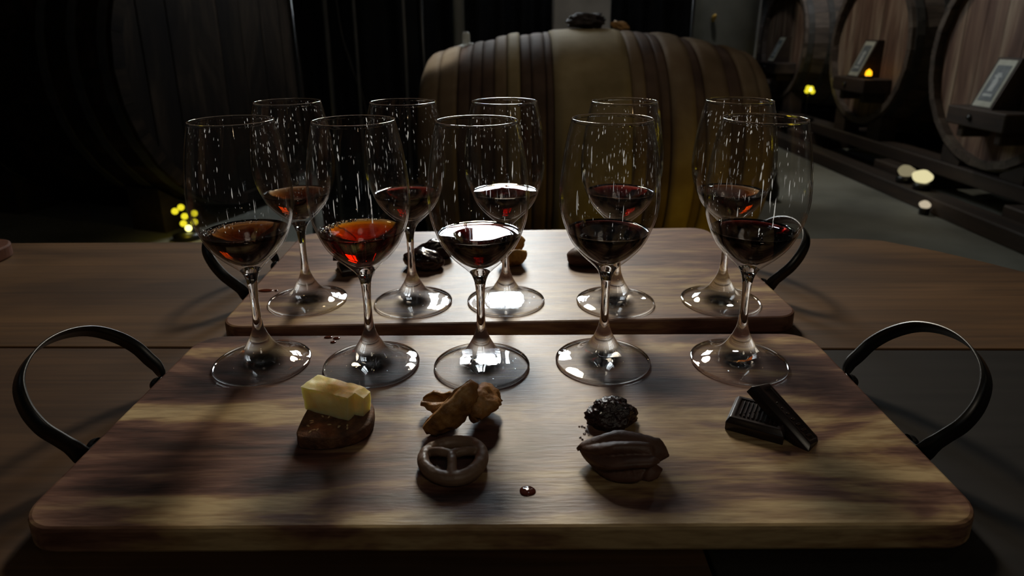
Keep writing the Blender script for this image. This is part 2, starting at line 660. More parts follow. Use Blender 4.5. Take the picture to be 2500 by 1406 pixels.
WINES = {
    'tawny': glass_mat('tawny_wine', 1.345, sigma=(66, 125, 215)),
    'amber': glass_mat('red_amber_wine', 1.345, sigma=(20, 125, 420)),
    'ruby': glass_mat('ruby_wine', 1.345, sigma=(105, 340, 370)),
    'ink': glass_mat('inky_wine', 1.345, sigma=(330, 800, 800)),
}
M['cheese'] = mottled('cheese', [(0.3, (0.88, 0.74, 0.27)), (0.7, (0.94, 0.84, 0.42))], 90, rough=0.45, bump=0.35, bump_dist=0.0012)
M['cheese'].node_tree.nodes['Principled BSDF'].inputs['Subsurface Weight'].default_value = 0.6
M['cheese'].node_tree.nodes['Principled BSDF'].inputs['Subsurface Radius'].default_value = (1.0, 0.75, 0.3)
M['cheese'].node_tree.nodes['Principled BSDF'].inputs['Subsurface Scale'].default_value = 0.012
M['bread'] = mottled('dark_bread', [(0.3, (0.05, 0.02, 0.009)), (0.55, (0.13, 0.055, 0.024)), (0.75, (0.22, 0.11, 0.05))], 160, rough=0.7, bump=0.7, bump_dist=0.0016, bump_scale=420)
M['seed'] = mottled('seed', [(0.3, (0.4, 0.28, 0.14)), (0.7, (0.6, 0.45, 0.25))], 80, rough=0.5)
M['fig'] = mottled('dried_fig', [(0.3, (0.14, 0.060, 0.016)), (0.5, (0.33, 0.155, 0.042)), (0.72, (0.52, 0.30, 0.11))], 95, rough=0.5, bump=0.55, bump_dist=0.0016, bump_scale=330)
M['fig_pale'] = mottled('dried_fig_pale', [(0.3, (0.34, 0.17, 0.035)), (0.6, (0.55, 0.30, 0.07)), (0.8, (0.62, 0.42, 0.16))], 95, rough=0.5, bump=0.4, bump_dist=0.0012, bump_scale=260)
M['milkchoc'] = mottled('chocolate_coating', [(0.3, (0.15, 0.090, 0.058)), (0.7, (0.23, 0.145, 0.096))], 70, rough=0.45, bump=0.35, bump_dist=0.0008, bump_scale=190)
M['ganache'] = mottled('ganache', [(0.3, (0.080, 0.036, 0.022)), (0.7, (0.13, 0.062, 0.039))], 110, rough=0.5, bump=0.35, bump_dist=0.0007, bump_scale=600)
M['darkchoc'] = mottled('dark_chocolate', [(0.3, (0.012, 0.007, 0.006)), (0.7, (0.022, 0.012, 0.010))], 60, rough=0.3, bump=0.08, bump_dist=0.0003)
M['prune'] = mottled('prune', [(0.3, (0.006, 0.003, 0.003)), (0.7, (0.028, 0.008, 0.007))], 120, rough=0.16, bump=0.9, bump_dist=0.0018, bump_scale=330, spec=0.7)
M['date'] = mottled('date_skin', [(0.3, (0.010, 0.005, 0.004)), (0.6, (0.032, 0.012, 0.009)), (0.8, (0.06, 0.025, 0.018))], 70, rough=0.2, bump=0.5, bump_dist=0.0016, bump_scale=130, spec=0.6)
M['cask'] = wood('cask_oak', [(0.32, (0.10, 0.052, 0.036)), (0.48, (0.19, 0.115, 0.08)), (0.66, (0.36, 0.27, 0.19))], (7, 7, 0.9), 1.0,
                 rough=0.55, grain=(60, 60, 4), grain_amt=0.4, bump=0.3, rnd=True, bump_dist=0.002)
M['cask_dark'] = wood('cask_stave', [(0.3, (0.035, 0.026, 0.02)), (0.5, (0.075, 0.055, 0.043)), (0.7, (0.14, 0.11, 0.085))], (1.2, 8, 8), 1.0,
                      rough=0.6, grain=(4, 60, 60), grain_amt=0.4, bump=0.3, rnd=True, bump_dist=0.002)
M['hoop'] = mottled('hoop_iron', [(0.3, (0.02, 0.019, 0.018)), (0.7, (0.05, 0.047, 0.042))], 18, rough=0.5)
M['vat'] = wood('old_vat', [(0.35, (0.007, 0.004, 0.003)), (0.52, (0.016, 0.010, 0.006)), (0.68, (0.042, 0.027, 0.017))], (4, 4, 1.2), 1.0,
                rough=0.85, spec=0.08, grain=(40, 40, 3), grain_amt=0.4, bump=0.3, rnd=True, bump_dist=0.003)
M['stave_pale'] = mottled('weathered_pale_stave', [(0.3, (0.19, 0.135, 0.062)), (0.5, (0.26, 0.19, 0.095)), (0.7, (0.34, 0.26, 0.14))], 6, rough=0.8, bump=0.3, bump_dist=0.004, spec=0.12)
M['stave_mid'] = mottled('weathered_mid_stave', [(0.3, (0.125, 0.080, 0.042)), (0.5, (0.175, 0.115, 0.065)), (0.7, (0.24, 0.17, 0.10))], 6, rough=0.8, bump=0.3, bump_dist=0.004, spec=0.12)
M['stave_dark'] = mottled('weathered_dark_stave', [(0.3, (0.055, 0.034, 0.024)), (0.5, (0.095, 0.058, 0.040)), (0.7, (0.14, 0.09, 0.06))], 6, rough=0.8, bump=0.3, bump_dist=0.004, spec=0.12)
M['timber'] = wood('dark_timber', DARKW, (5, 0.8, 5), 1.0, rough=0.7, grain=(60, 5, 60), grain_amt=0.4, bump=0.4, rnd=True, bump_dist=0.003)
M['plank'] = wood('wall_plank', [(0.3, (0.006, 0.007, 0.009)), (0.6, (0.014, 0.015, 0.018)), (0.8, (0.024, 0.024, 0.026))], (6, 6, 0.7), 1.0,
                  rough=0.7, grain=(50, 50, 3), grain_amt=0.4, bump=0.4, rnd=True, bump_dist=0.003)
M['plaster'] = mottled('plaster', [(0.3, (0.40, 0.41, 0.43)), (0.7, (0.66, 0.67, 0.70))], 5, rough=0.85, bump=0.4, bump_dist=0.006)
M['dark_plaster'] = mottled('dark_plaster', [(0.3, (0.02, 0.02, 0.022)), (0.7, (0.04, 0.04, 0.042))], 3, rough=0.9, bump=0.4, bump_dist=0.01)
M['floor'] = mottled('concrete', [(0.30, (0.085, 0.085, 0.068)), (0.5, (0.16, 0.158, 0.128)), (0.68, (0.235, 0.235, 0.195))], 1.6, rough=0.65, bump=0.3, bump_dist=0.004, detail=7, bump_scale=14)
M['grey_metal'] = mottled('grey_metal', [(0.3, (0.24, 0.25, 0.245)), (0.7, (0.34, 0.35, 0.34))], 5, rough=0.5, bump=0.1)
M['tank'] = mottled('grey_vat_paint', [(0.3, (0.055, 0.06, 0.054)), (0.7, (0.10, 0.105, 0.095))], 4, rough=0.6, bump=0.2, bump_dist=0.004)
M['drape'] = mottled('black_drape', [(0.3, (0.004, 0.005, 0.007)), (0.7, (0.009, 0.010, 0.013))], 9, rough=0.75, bump=0.1, spec=0.2)
M['rod'] = mottled('fold_rod_grey', [(0.3, (0.10, 0.10, 0.10)), (0.7, (0.17, 0.17, 0.165))], 6, rough=0.45, bump=0.05)
M['drop'] = mottled('wine_drop', [(0.3, (0.06, 0.012, 0.006)), (0.7, (0.10, 0.022, 0.010))], 60, rough=0.06, bump=0.0, spec=0.6)
M['paper'] = mottled('label_paper', [(0.3, (0.36, 0.36, 0.29)), (0.7, (0.46, 0.46, 0.38))], 20, rough=0.5, bump=0.05)
M['print_grey'] = mottled('label_print', [(0.3, (0.10, 0.115, 0.12)), (0.7, (0.17, 0.185, 0.19))], 30, rough=0.4, bump=0.05)
M['print_pale'] = mottled('label_emblem', [(0.3, (0.34, 0.36, 0.35)), (0.7, (0.46, 0.48, 0.46))], 30, rough=0.5, bump=0.05)
M['wax'] = mottled('wax', [(0.3, (0.6, 0.62, 0.58)), (0.7, (0.7, 0.72, 0.68))], 20, rough=0.5)
M['cork'] = mottled('cork', [(0.3, (0.30, 0.15, 0.05)), (0.7, (0.5, 0.28, 0.10))], 60, rough=0.7)
M['bark'] = mottled('bark', [(0.3, (0.012, 0.008, 0.007)), (0.7, (0.04, 0.026, 0.02))], 40, rough=0.8, bump=0.6, bump_dist=0.006)
M['brass'] = mottled('brass', [(0.3, (0.5, 0.32, 0.06)), (0.7, (0.65, 0.45, 0.1))], 20, rough=0.35)
M['yellow_bulb'] = emitter('yellow_bulb', (1.0, 0.86, 0.03), 0.9)
M['yellow_bulb_hot'] = emitter('yellow_bulb_hot', (1.0, 0.95, 0.30), 2.5)
M['amber_flame'] = emitter('amber_flame', (1.0, 0.42, 0.01), 2.2)
M['cream_lamp'] = emitter('cream_lamp', (1.0, 0.90, 0.50), 0.75)
M['cream_lamp_dim'] = emitter('cream_lamp_dim', (1.0, 0.86, 0.5), 0.22)
M['cream_lamp_bright'] = emitter('cream_lamp_bright', (1.0, 0.84, 0.6), 0.5)
M['pane'] = emitter('daylit_pane', (0.86, 0.95, 1.0), WINDOW_POWER)
for k in ('yellow_bulb', 'amber_flame', 'cream_lamp', 'cream_lamp_dim', 'cream_lamp_bright'):
    M[k].cycles.emission_sampling = 'NONE' if k != 'cream_lamp' else 'AUTO'

M['board_red'] = wood('red_board', [(0.3, (0.07, 0.024, 0.012)), (0.5, (0.12, 0.044, 0.022)), (0.7, (0.17, 0.07, 0.035))], (2.2, 12, 9), 1.3, rough=0.6, spec=0.2)

# ------------------------------------------------------------------ setting
FZ = -0.77          # floor level
TZ = -0.016         # table top (board tops lie at z = 0)


def struct(name, me, mat, loc=(0, 0, 0), rot=(0, 0, 0), parent=None):
    o = link(name, me, parent, mat, loc, rot)
    if parent is None:
        o['kind'] = 'structure'
    return o


struct('floor', box_mesh('floor', (10.0, 15.0, 0.1), (0, 3.5, FZ - 0.05)), M['floor'])
struct('ceiling', box_mesh('ceiling', (10.0, 15.0, 0.1), (0, 3.5, 3.25)), M['dark_plaster'])
struct('wall_left', box_mesh('wall_left', (0.1, 15.0, 4.0), (-4.85, 3.5, 1.22)), M['dark_plaster'])
struct('wall_right', box_mesh('wall_right', (0.1, 15.0, 4.0), (4.95, 3.5, 1.22)), M['dark_plaster'])
struct('wall_front', box_mesh('wall_front', (10.0, 0.1, 4.0), (0, -4.0, 1.22)), M['dark_plaster'])
struct('wall_aisle_end', box_mesh('wall_aisle_end', (4.0, 0.1, 4.0), (3.0, 10.6, 1.22)), M['dark_plaster'])
struct('wall_aisle_side', box_mesh('wall_aisle_side', (0.1, 5.1, 4.0), (1.30, 8.0, 1.22)), M['dark_plaster'])

# back wall of upright planks with a window opening (x -0.62..0.20, z 1.46..2.72)
WX0, WX1, WZ0, WZ1, WY = -0.62, 0.20, 1.44, 2.66, 5.35
wb = bpy.data.objects.new('wall_back', None)
COL.objects.link(wb)
wb['kind'] = 'structure'
px = -4.8
random.seed(3)
while px < 1.34:
    pw = random.choice((0.16, 0.18, 0.205))
    x1 = min(px + pw, 1.34)
    spans = [(FZ, 3.2)]
    if x1 > WX0 - 0.01 and px < WX1 + 0.01:
        spans = [(FZ, WZ0 - 0.05), (WZ1 + 0.05, 3.2)]
    for z0, z1 in spans:
        me = box_mesh('plank', (x1 - px - 0.008, 0.03, z1 - z0), (0, 0, 0), 0.003)
        link('plank', me, wb, M['plank'], ((px + x1) / 2, WY + 0.015 + random.uniform(0, 0.01), (z0 + z1) / 2))
    px = x1
link('backing', box_mesh('backing', (5.4, 0.05, 4.0), (-2.1 - 1.25, WY + 0.08, 1.22)), wb, M['plank'])
link('backing', box_mesh('backing', (1.2, 0.05, 4.0), (0.75, WY + 0.08, 1.22)), wb, M['plank'])
win = bpy.data.objects.new('window_1', None)
COL.objects.link(win)
win['kind'] = 'structure'
cxw, czw, ww, hw = (WX0 + WX1) / 2, (WZ0 + WZ1) / 2, WX1 - WX0, WZ1 - WZ0
link('pane', box_mesh('pane', (ww, 0.006, hw)), win, M['pane'], (cxw, WY + 0.03, czw))
for sx in (-1, 1):
    link('frame', box_mesh('frame', (0.06, 0.09, hw + 0.14), (0, 0, 0), 0.004), win, M['timber'], (cxw + sx * (ww / 2 + 0.03), WY, czw))
for sz in (-1, 1):
    link('frame', box_mesh('frame', (ww + 0.12, 0.09, 0.06), (0, 0, 0), 0.004), win, M['timber'], (cxw, WY, czw + sz * (hw / 2 + 0.03)))
for k in (1, 2):
    link('glazing_bar', box_mesh('glazing_bar', (0.028, 0.035, hw), (0, 0, 0), 0.003), win, M['timber'], (WX0 + ww * k / 3, WY - 0.005, czw))
for k in (1, 2, 3):
    link('glazing_bar', box_mesh('glazing_bar', (ww, 0.033, 0.024), (0, 0, 0), 0.003), win, M['timber'], (cxw, WY - 0.005, WZ0 + hw * k / 4))

# pale pillar, post, black drapes and rods added as their fold highlights
struct('trim_1', box_mesh('pillar', (0.325, 0.20, 3.95), (0, 0, 0), 0.008), M['plaster'], (0.405, 4.0, 1.215))
t = thing('steel_post', 'broad grey steel post rising behind the left end of the barrel', 'post', (-0.303, 3.98, FZ))
link('pole', lathe_mesh('pole', [(0.0, 0), (0.033, 0), (0.033, 3.95), (0, 3.95)], 20), t, M['grey_metal'])
link('foot_plate', lathe_mesh('foot_plate', [(0, 0), (0.09, 0), (0.09, 0.012), (0, 0.012)], 24, smooth=False), t, M['grey_metal'])


def drape(name, label, x0, x1, lean, y, ztop, seed):
    t_ = thing(name, label, 'drape', (0, y, FZ), 0, 'black drapes')
    rnd_ = random.Random(seed)
    n_, m_ = int((x1 - x0) / 0.012), 14
    ph = [rnd_.uniform(0, 6) for _ in range(4)]
    verts_, faces_ = [], []
    for j_ in range(m_ + 1):
        v_ = j_ / m_
        for i_ in range(n_ + 1):
            x_ = x0 + (x1 - x0) * i_ / n_ + lean * (1 - v_) * (1 - i_ / n_)
            f_ = 0.028 * math.sin(x_ * 42 + ph[0] + 0.9 * math.sin(x_ * 9 + ph[1])) + 0.016 * math.sin(x_ * 17 + ph[2] + v_ * 0.8)
            verts_.append((x_, f_ * (1.15 - 0.3 * v_), 0.005 + v_ * (ztop - FZ - 0.01)))
    for j_ in range(m_):
        for i_ in range(n_):
            a_ = j_ * (n_ + 1) + i_
            faces_.append((a_, a_ + 1, a_ + n_ + 2, a_ + n_ + 1))
    o_ = link('cloth', mesh('cloth', verts_, faces_, True), t_, M['drape'])
    sd = o_.modifiers.new('thick', 'SOLIDIFY')
    sd.thickness = 0.003
    link('rail', sweep_mesh('rail', [(x0 - 0.03, 0, ztop - FZ), ((x0 + x1) / 2, 0, ztop - FZ), (x1 + 0.03, 0, ztop - FZ)], 0.012, 10), t_, M['iron'])
    for x_ in (x0 - 0.02, x1 + 0.02):
        link('stand', sweep_mesh('stand', [(x_, 0.05, 0.0), (x_, 0.05, 0.4), (x_, 0.0, ztop - FZ)], 0.010, 8), t_, M['iron'])
    return t_


drape('black_drape', 'black folded drape hanging between the huge left cask and the barrel', -0.985, -0.43, 0.05, 3.12, 0.60, 3)
drape('black_drape', 'black drape hanging farther back, behind the barrel, post and pale pillar', -0.62, 1.14, 0.0, 4.35, 0.95, 8)
for (x, r, lab) in ((-0.685, 0.0075, 'thin bright pipe standing before the black drape'),
                    (-0.81, 0.010, 'dull grey pipe as a fold highlight on the drape, left of the bright thin one'),
                    (-0.47, 0.007, 'dull thin pipe as a fold highlight on the drape, beside the barrel end')):
    t = thing('fold_rod', lab, 'rod', (x, 3.0, FZ), group='fold highlights on the drape')
    zb = 0.78 if x == -0.685 else 0.012
    link('rod_run', sweep_mesh('rod_run', [(0, 0, 0.012), (0, 0, 1.2), (0, 0, 2.4), (0, 0, 3.95)], r, 10), t, M['rod'])  # added where light runs along a fold of the drape
    link('foot_plate', lathe_mesh('foot_plate', [(0, 0), (0.05, 0), (0.05, 0.012), (0, 0.012)], 20, smooth=False), t, M['iron'])
    link('clamp', lathe_mesh('clamp', [(r, 0), (r + 0.006, 0), (r + 0.006, 0.03), (r, 0.03)], 14, True), t, M['iron'], (0, 0, 1.5))
cb = link('strand', sweep_mesh('strand', catmull([(-0.82, 3.02, 3.18), (-0.80, 3.02, 1.6), (-0.765, 3.02, 0.40), (-0.72, 3.02, 0.1), (-0.665, 3.02, -0.12), (-0.63, 3.02, FZ + 0.006)], 6), 0.005, 8), None, M['hoop'])  # added to draw a curved fold of the drape
tag(cb, 'slack grey cable added as a curved fold line on the black drape', 'strand')


# ------------------------------------------------------------------ casks
def stave_mesh(name, r, bulge, L, t, n, cone=0.0):
    da = PI / n * 0.985
    xs = [0, L * 0.25, L * 0.5, L * 0.75, L]
    verts, faces = [], []
    for x in xs:
        R = r + bulge * math.sin(PI * x / L)
        for rad, a in ((R, -da), (R, da), (R - t, da), (R - t, -da)):
            verts.append((x, rad * math.sin(a), rad * math.cos(a)))
    for i in range(4):
        for k in range(4):
            a, b = i * 4 + k, i * 4 + (k + 1) % 4
            faces.append((a, a + 4, b + 4, b))
    faces.append((0, 1, 2, 3))
    faces.append((19, 18, 17, 16))
    return mesh(name, verts, faces)


def head_board_mesh(name, y0, y1, R, t):
    k = 5
    ys = [y0 + (y1 - y0) * i / k for i in range(k + 1)]
    top = [(y, math.sqrt(max(R * R - y * y, 1e-5))) for y in ys]
    out = top + [(y, -z) for y, z in reversed(top)]
    n = len(out)
    verts = [(0, y, z) for y, z in out] + [(t, y, z) for y, z in out]
    faces = [tuple(range(n)), tuple(range(2 * n - 1, n - 1, -1))]
    for i in range(n):
        j = (i + 1) % n
        faces.append((i, i + n, j + n, j))
    return mesh(name, verts, faces)


def make_cask(r, L, bulge, n, t, boards, label, loc, rotz, mat_body, mat_head, group=None, head_recess=0.05):
    """cask lying on its side, its near head in the local plane x = 0, the body along +x"""
    root = thing('wine_cask', label, 'cask', loc, rotz, group)
    sm = stave_mesh('stave', r, bulge, L, t, n)
    for i in range(n):
        link('stave', sm, root, mat_body, (0, 0, 0), (2 * PI * i / n, 0, 0))
    ri = r - t * 0.75
    wb_ = 2 * ri / boards
    for i in range(boards):
        y0 = -ri + i * wb_
        hb = head_board_mesh('head_board', y0 + 0.002, y0 + wb_ - 0.002, ri, 0.03)
        link('head_board', hb, root, mat_head, (head_recess + random.uniform(0, 0.004), 0, 0))
    link('rear_head', lathe_mesh('rear_head', [(0, 0), (ri, 0), (ri, 0.03), (0, 0.03)], 24, smooth=False), root, mat_body, (L - 0.06, 0, 0), (0, PI / 2, 0))
    for x in (0.05, 0.22, 0.40, L - 0.40, L - 0.22, L - 0.05):
        R0 = r + bulge * math.sin(PI * (x - 0.025) / L)
        R1 = r + bulge * math.sin(PI * (x + 0.025) / L)
        hm = lathe_mesh('hoop', [(R0 - 0.002, -0.025), (R0 + 0.005, -0.025), (R1 + 0.005, 0.025), (R1 - 0.002, 0.025)], 40, True, False)
        link('hoop', hm, root, M['hoop'], (x, 0, 0), (0, PI / 2, 0))
    return root


CX = 2.65
casks = [
    (3.65, 0.085, 0.605, 'oak cask with rosy brown head nearest the table in the aisle row'),
    (5.05, 0.11, 0.565, 'second oak cask along the aisle, with a small amber light on its shelf'),
    (6.66, 0.115, 0.545, 'third oak cask along the aisle, greyish head with a small pale label'),
    (8.25, 0.115, 0.55, 'farthest oak cask of the aisle row, mostly hidden behind the grey vat'),
]
random.seed(11)
for (y, z, r, lab) in casks:
    make_cask(r, 1.25, 0.075, 26, 0.045, 7, lab, (CX, y, z), 0.0, M['cask_dark'], M['cask'], 'oak casks along the aisle')

# dark timber rails and cradles under the row
for (x, zt_, lab) in ((2.72, -0.542, 'front dark timber rail under the casks, edging the aisle floor'),
                 (3.65, -0.576, 'rear dark timber rail under the far ends of the casks')):
    o = link('timber_rail', box_mesh('timber_rail', (0.17, 6.9, zt_ + 0.627), (0, 0, 0), 0.006), None, M['timber'], (x, 6.05, (zt_ - 0.627) / 2))
    tag(o, lab, 'beam', 'timber rails')
o = link('ground_sill', box_mesh('ground_sill', (0.14, 6.9, 0.09), (0, 0, 0), 0.006), None, M['timber'], (2.455, 6.0, FZ + 0.045))
tag(o, 'low dark timber sill on the floor along the foot of the cask row', 'beam', 'timber rails')
for k, y in enumerate((3.1, 4.35, 5.85, 7.45, 9.0)):
    o = link('sleeper_block', box_mesh('sleeper_block', (1.5, 0.30, 0.141), (0, 0, 0), 0.008), None, M['timber'], (3.285, y, -0.6985))
    tag(o, ['nearest dark sleeper block on the aisle floor carrying the cask rails', 'dark sleeper block between the first and second aisle casks',
            'dark sleeper block between the second and third aisle casks', 'dark sleeper block beyond the third aisle cask',
            'farthest dark sleeper block under the aisle row'][k], 'sleeper', 'sleeper blocks')
for n_c, (y, z, r, lab) in enumerate(casks):
    for (x, zb, bg) in ((2.72, -0.541, 0.0135), (3.65, -0.575, 0.046)):
        for s in (-1, 1):
            bm = bmesh.new()
            R = r + bg + 0.006
            d0, d1 = 0.17, 0.34
            zi = max(z - math.sqrt(R * R - d0 * d0), zb + 0.004)
            zo = max(z - math.sqrt(R * R - d1 * d1), zb + 0.01)
            pr = [(s * d0, zb), (s * d1, zb), (s * d1, zo), (s * d0, zi)]
            v0 = [bm.verts.new((-0.06, p[0], p[1])) for p in pr]
            v1 = [bm.verts.new((0.06, p[0], p[1])) for p in pr]
            bm.faces.new(v0)
            bm.faces.new(v1[::-1])
            for i in range(4):
                bm.faces.new((v0[i], v1[i], v1[(i + 1) % 4], v0[(i + 1) % 4]))
            o = link('chock', from_bm('chock', bm), None, M['timber'], (x, y, 0))
            tag(o, 'dark wedge on the %s rail, %s side of the %s cask of the aisle row'
                % ('front' if x < 3 else 'rear', 'near' if s < 0 else 'far', ('nearest', 'second', 'third', 'farthest')[n_c]), 'wedge', 'cask wedges')

# label stands on the cask heads
for (y, z0, sc, lab) in ((3.575, -0.175, 1.0, 'dark stand with a grey pale-bordered label on the cask nearest the table'),
                         (4.985, -0.105, 1.0, 'dark stand with a grey label and amber light on the second cask'),
                         (6.61, -0.07, 0.9, 'small dark stand with a pale label on the third cask')):
    t = thing('label_stand', lab, 'label stand', (CX + 0.05, y, z0), 0, 'label stands on cask heads')
    link('shelf', box_mesh('shelf', (0.20, 0.46, 0.10), (-0.10, -0.03, -0.05), 0.006), t, M['timber'])
    for s in (-1, 1):
        link('bracket', box_mesh('bracket', (0.16, 0.05, 0.07), (-0.08, s * 0.15 - 0.03, -0.135), 0.006), t, M['timber'])
    link('bolt', lathe_mesh('bolt', [(0, 0), (0.018, 0), (0.014, 0.012), (0, 0.014)], 12), t, M['iron'], (-0.2, 0.0, -0.05), (0, -PI / 2, 0))
    # wedge: upright back, sloping face
    W, Hh = 0.085 * sc, 0.265 * sc
    pr = [(-0.155, 0), (0, 0), (0, Hh), (-0.045, Hh)]
    verts = [(x, -W, z) for x, z in pr] + [(x, W, z) for x, z in pr]
    faces = [(0, 1, 2, 3), (7, 6, 5, 4)] + [(i, i + 4, (i + 1) % 4 + 4, (i + 1) % 4) for i in range(4)]
    me = mesh('wedge', verts, faces)
    bm = bmesh.new()
    bm.from_mesh(me)
    me = from_bm('wedge', bm)
    link('wedge', me, t, M['timber'])
    ang = math.atan2(0.11, Hh)
    L_ = math.hypot(0.11, Hh)
    lb = link('label_plate', box_mesh('label_plate', (0.004, 0.138 * sc, L_ * 0.92), (0, 0, 0), 0.001), t, M['paper'], (-0.102, 0, Hh / 2), (0, ang, 0))
    link('printed_field', box_mesh('printed_field', (0.002, 0.105 * sc, L_ * 0.70), (-0.003, 0, 0)), lb, M['print_grey'])
    # pale emblem: a flask-like mark with a crown of short bars and a line beneath
    bm = bmesh.new()
    for (y0, y1, za, zb_) in ((-0.018, 0.018, -0.045, 0.02), (-0.012, 0.012, 0.02, 0.034), (-0.026, 0.026, 0.034, 0.046), (-0.016, 0.016, 0.046, 0.058), (-0.034, 0.034, -0.074, -0.06)):
        mtx = Matrix.Translation((-0.0045, (y0 + y1) / 2 * sc, (za + zb_) / 2 * sc)) @ Matrix.Diagonal((0.001, (y1 - y0) * sc, (zb_ - za) * sc, 1))
        bmesh.ops.create_cube(bm, size=1.0, matrix=mtx)
    link('emblem', from_bm('emblem', bm), lb, M['print_pale'])

# amber candle jar on the second stand
t = thing('candle_jar', 'little amber glowing candle jar on the second cask label shelf', 'candle', (CX - 0.06, 4.845, -0.105))
link('jar', lathe_mesh('jar', [(0, 0), (0.032, 0), (0.034, 0.005), (0.034, 0.02), (0.0315, 0.02), (0.0315, 0.008), (0, 0.006)], 20), t, M['iron'])
link('flame', lathe_mesh('flame', [(0, 0.008), (0.018, 0.012), (0.023, 0.03), (0.019, 0.05), (0, 0.068)], 14), t, M['amber_flame'])


# lanterns of small yellow bulbs
def bulb_lantern(name, loc, spots, rad, base, label, hot):
    t = thing(name, label, 'lantern', loc)
    link('base', lathe_mesh('base', [(0, 0), (base, 0), (base, 0.025), (base * 0.6, 0.035), (0, 0.035)], 20), t, M['iron'])
    bs = lathe_mesh('bulb', [(rad * math.sin(PI * i / 8), -rad * math.cos(PI * i / 8)) for i in range(9)], 12)
    bs.materials.append(M['yellow_bulb'])
    bh = bs.copy()
    bh.materials.clear()
    bh.materials.append(M['yellow_bulb_hot'])
    for i, p in enumerate(spots):
        link('bulb', bh if i in hot else bs, t, None, p)
    top = max(p[2] for p in spots)
    link('stem', sweep_mesh('stem', [(0, 0.03, 0.02), (0, 0.03, top * 0.6), (0, 0.03, top)], 0.006, 6), t, M['iron'])
    return t


bulb_lantern('bulb_lantern', (-1.66, 3.18, FZ), [(0.01, 0, 0.055), (-0.012, 0.0, 0.08), (0.04, 0.01, 0.085), (0.0, 0, 0.118), (-0.045, 0, 0.145), (-0.012, 0.0, 0.165), (0.045, 0.01, 0.13)],
             0.0165, 0.07, 'lantern of little yellow bulbs glowing on the floor behind the leftmost front glass', (0,))
bulb_lantern('bulb_lantern', (2.62, 5.82, -0.541), [(0.0, 0, 0.279), (0.022, 0, 0.255), (-0.022, 0.01, 0.26), (0.008, 0, 0.283), (-0.02, 0, 0.287)],
             0.021, 0.06, 'lantern of yellow bulbs shining between the second and third aisle casks', (0,))
point_light('lantern_glow', (-1.62, 3.10, -0.66), 0.22, (1.0, 0.74, 0.03), 0.03)
point_light('lantern_glow', (2.5, 5.75, -0.23), 0.15, (1.0, 0.74, 0.03), 0.03)


# cream floor lamps under the rail
def floor_lamp(loc, rad, mat, label, rz):
    t = thing('uplight', label, 'light', loc, rz, 'cream lights under the cask rail')
    link('housing', lathe_mesh('housing', [(0, 0), (rad * 1.1, 0), (rad * 1.15, 0.03), (rad * 0.8, 0.045), (0, 0.045)], 20), t, M['iron'])
    link('lens', blob_mesh('lens', (rad * 1.2, rad * 1.2, rad * 0.9), 0.2, 1.2, 4.0, 3), t, mat, (-0.01, 0, 0.038))
    return t


floor_lamp((2.455, 3.80, FZ + 0.09), 0.044, M['cream_lamp'], 'bright cream floor light under the rail beside the nearest aisle cask', 0.4)
floor_lamp((2.455, 3.99, FZ + 0.09), 0.040, M['cream_lamp_dim'], 'dimmer cream floor light just beyond the bright one under the rail', 1.9)
floor_lamp((2.345, 3.57, FZ), 0.024, M['cream_lamp_bright'], 'smallest cream light set low in the floor before the rail', 0.9)

# big dark cask on the left
random.seed(5)
make_cask(0.80, 1.6, 0.045, 30, 0.06, 9, 'huge dark oak cask looming on the left behind the table', (-1.50, 3.75, 0.085), PI - 0.35, M['vat'], M['vat'])
for u, wh in ((0.25, 'head'), (1.35, 'rear')):
    for sd, wn in ((-1, 'near'), (1, 'far')):
        c_, s_ = math.cos(-0.35), math.sin(-0.35)
        R = 0.80 + 0.045 * math.sin(PI * u / 1.6) + 0.006
        d0, d1 = 0.34, 0.56
        zz = [0.085 - math.sqrt(R * R - d * d) - FZ for d in (d0, (d0 + d1) / 2, d1)]
        pr = [(sd * d0, 0), (sd * d1, 0), (sd * d1, zz[2] - 0.01), (sd * (d0 + d1) / 2, zz[1] - 0.004), (sd * d0, zz[0] - 0.004)]
        bm = bmesh.new()
        v0 = [bm.verts.new((-0.11, p[0], p[1])) for p in pr]
        v1 = [bm.verts.new((0.11, p[0], p[1])) for p in pr]
        bm.faces.new(v0)
        bm.faces.new(v1[::-1])
        for i in range(5):
            bm.faces.new((v0[i], v1[i], v1[(i + 1) % 5], v0[(i + 1) % 5]))
        o = link('chock', from_bm('chock', bm), None, M['timber'], (-1.50 - u * c_, 3.75 - u * s_, FZ), (0, 0, -0.35))
        tag(o, 'dark wooden block on the floor, %s side, under the %s of the huge left cask' % (wn, wh), 'wedge', 'wedges of the left cask')
# grey vat in the aisle, behind the barrel
t = thing('grey_vat', 'tall smooth grey vat standing in the aisle behind the right end of the barrel', 'vat', (1.80, 6.0, FZ))
link('shell', lathe_mesh('shell', [(0, 0.04), (0.30, 0.04), (0.31, 0.08), (0.385, 2.3), (0.38, 2.36), (0.2, 2.46), (0, 2.48)], 40), t, M['tank'])
for a in (0.5, 2.6, 4.7):
    link('foot', box_mesh('foot', (0.06, 0.06, 0.06), (0, 0, 0.03), 0.005), t, M['iron'], (0.24 * math.cos(a), 0.24 * math.sin(a), 0))
link('lip', lathe_mesh('lip', [(0.383, 2.27), (0.40, 2.27), (0.40, 2.31), (0.385, 2.31)], 40, True), t, M['grey_metal'])
link('lit_edge_strip', box_mesh('lit_edge_strip', (0.05, 0.012, 2.1), (0, 0, 0), 0.003), t, M['grey_metal'], (0.325, -0.13, 1.18), (0, 0.034, 0.95))  # pale strip stands in for light along the vat's edge
link('tap', lathe_mesh('tap', [(0, 0), (0.016, 0), (0.018, 0.05), (0.010, 0.075), (0, 0.08)], 14), t, M['brass'], (-0.13, -0.33, 1.08), (PI / 2 - 0.6, 0, 0))

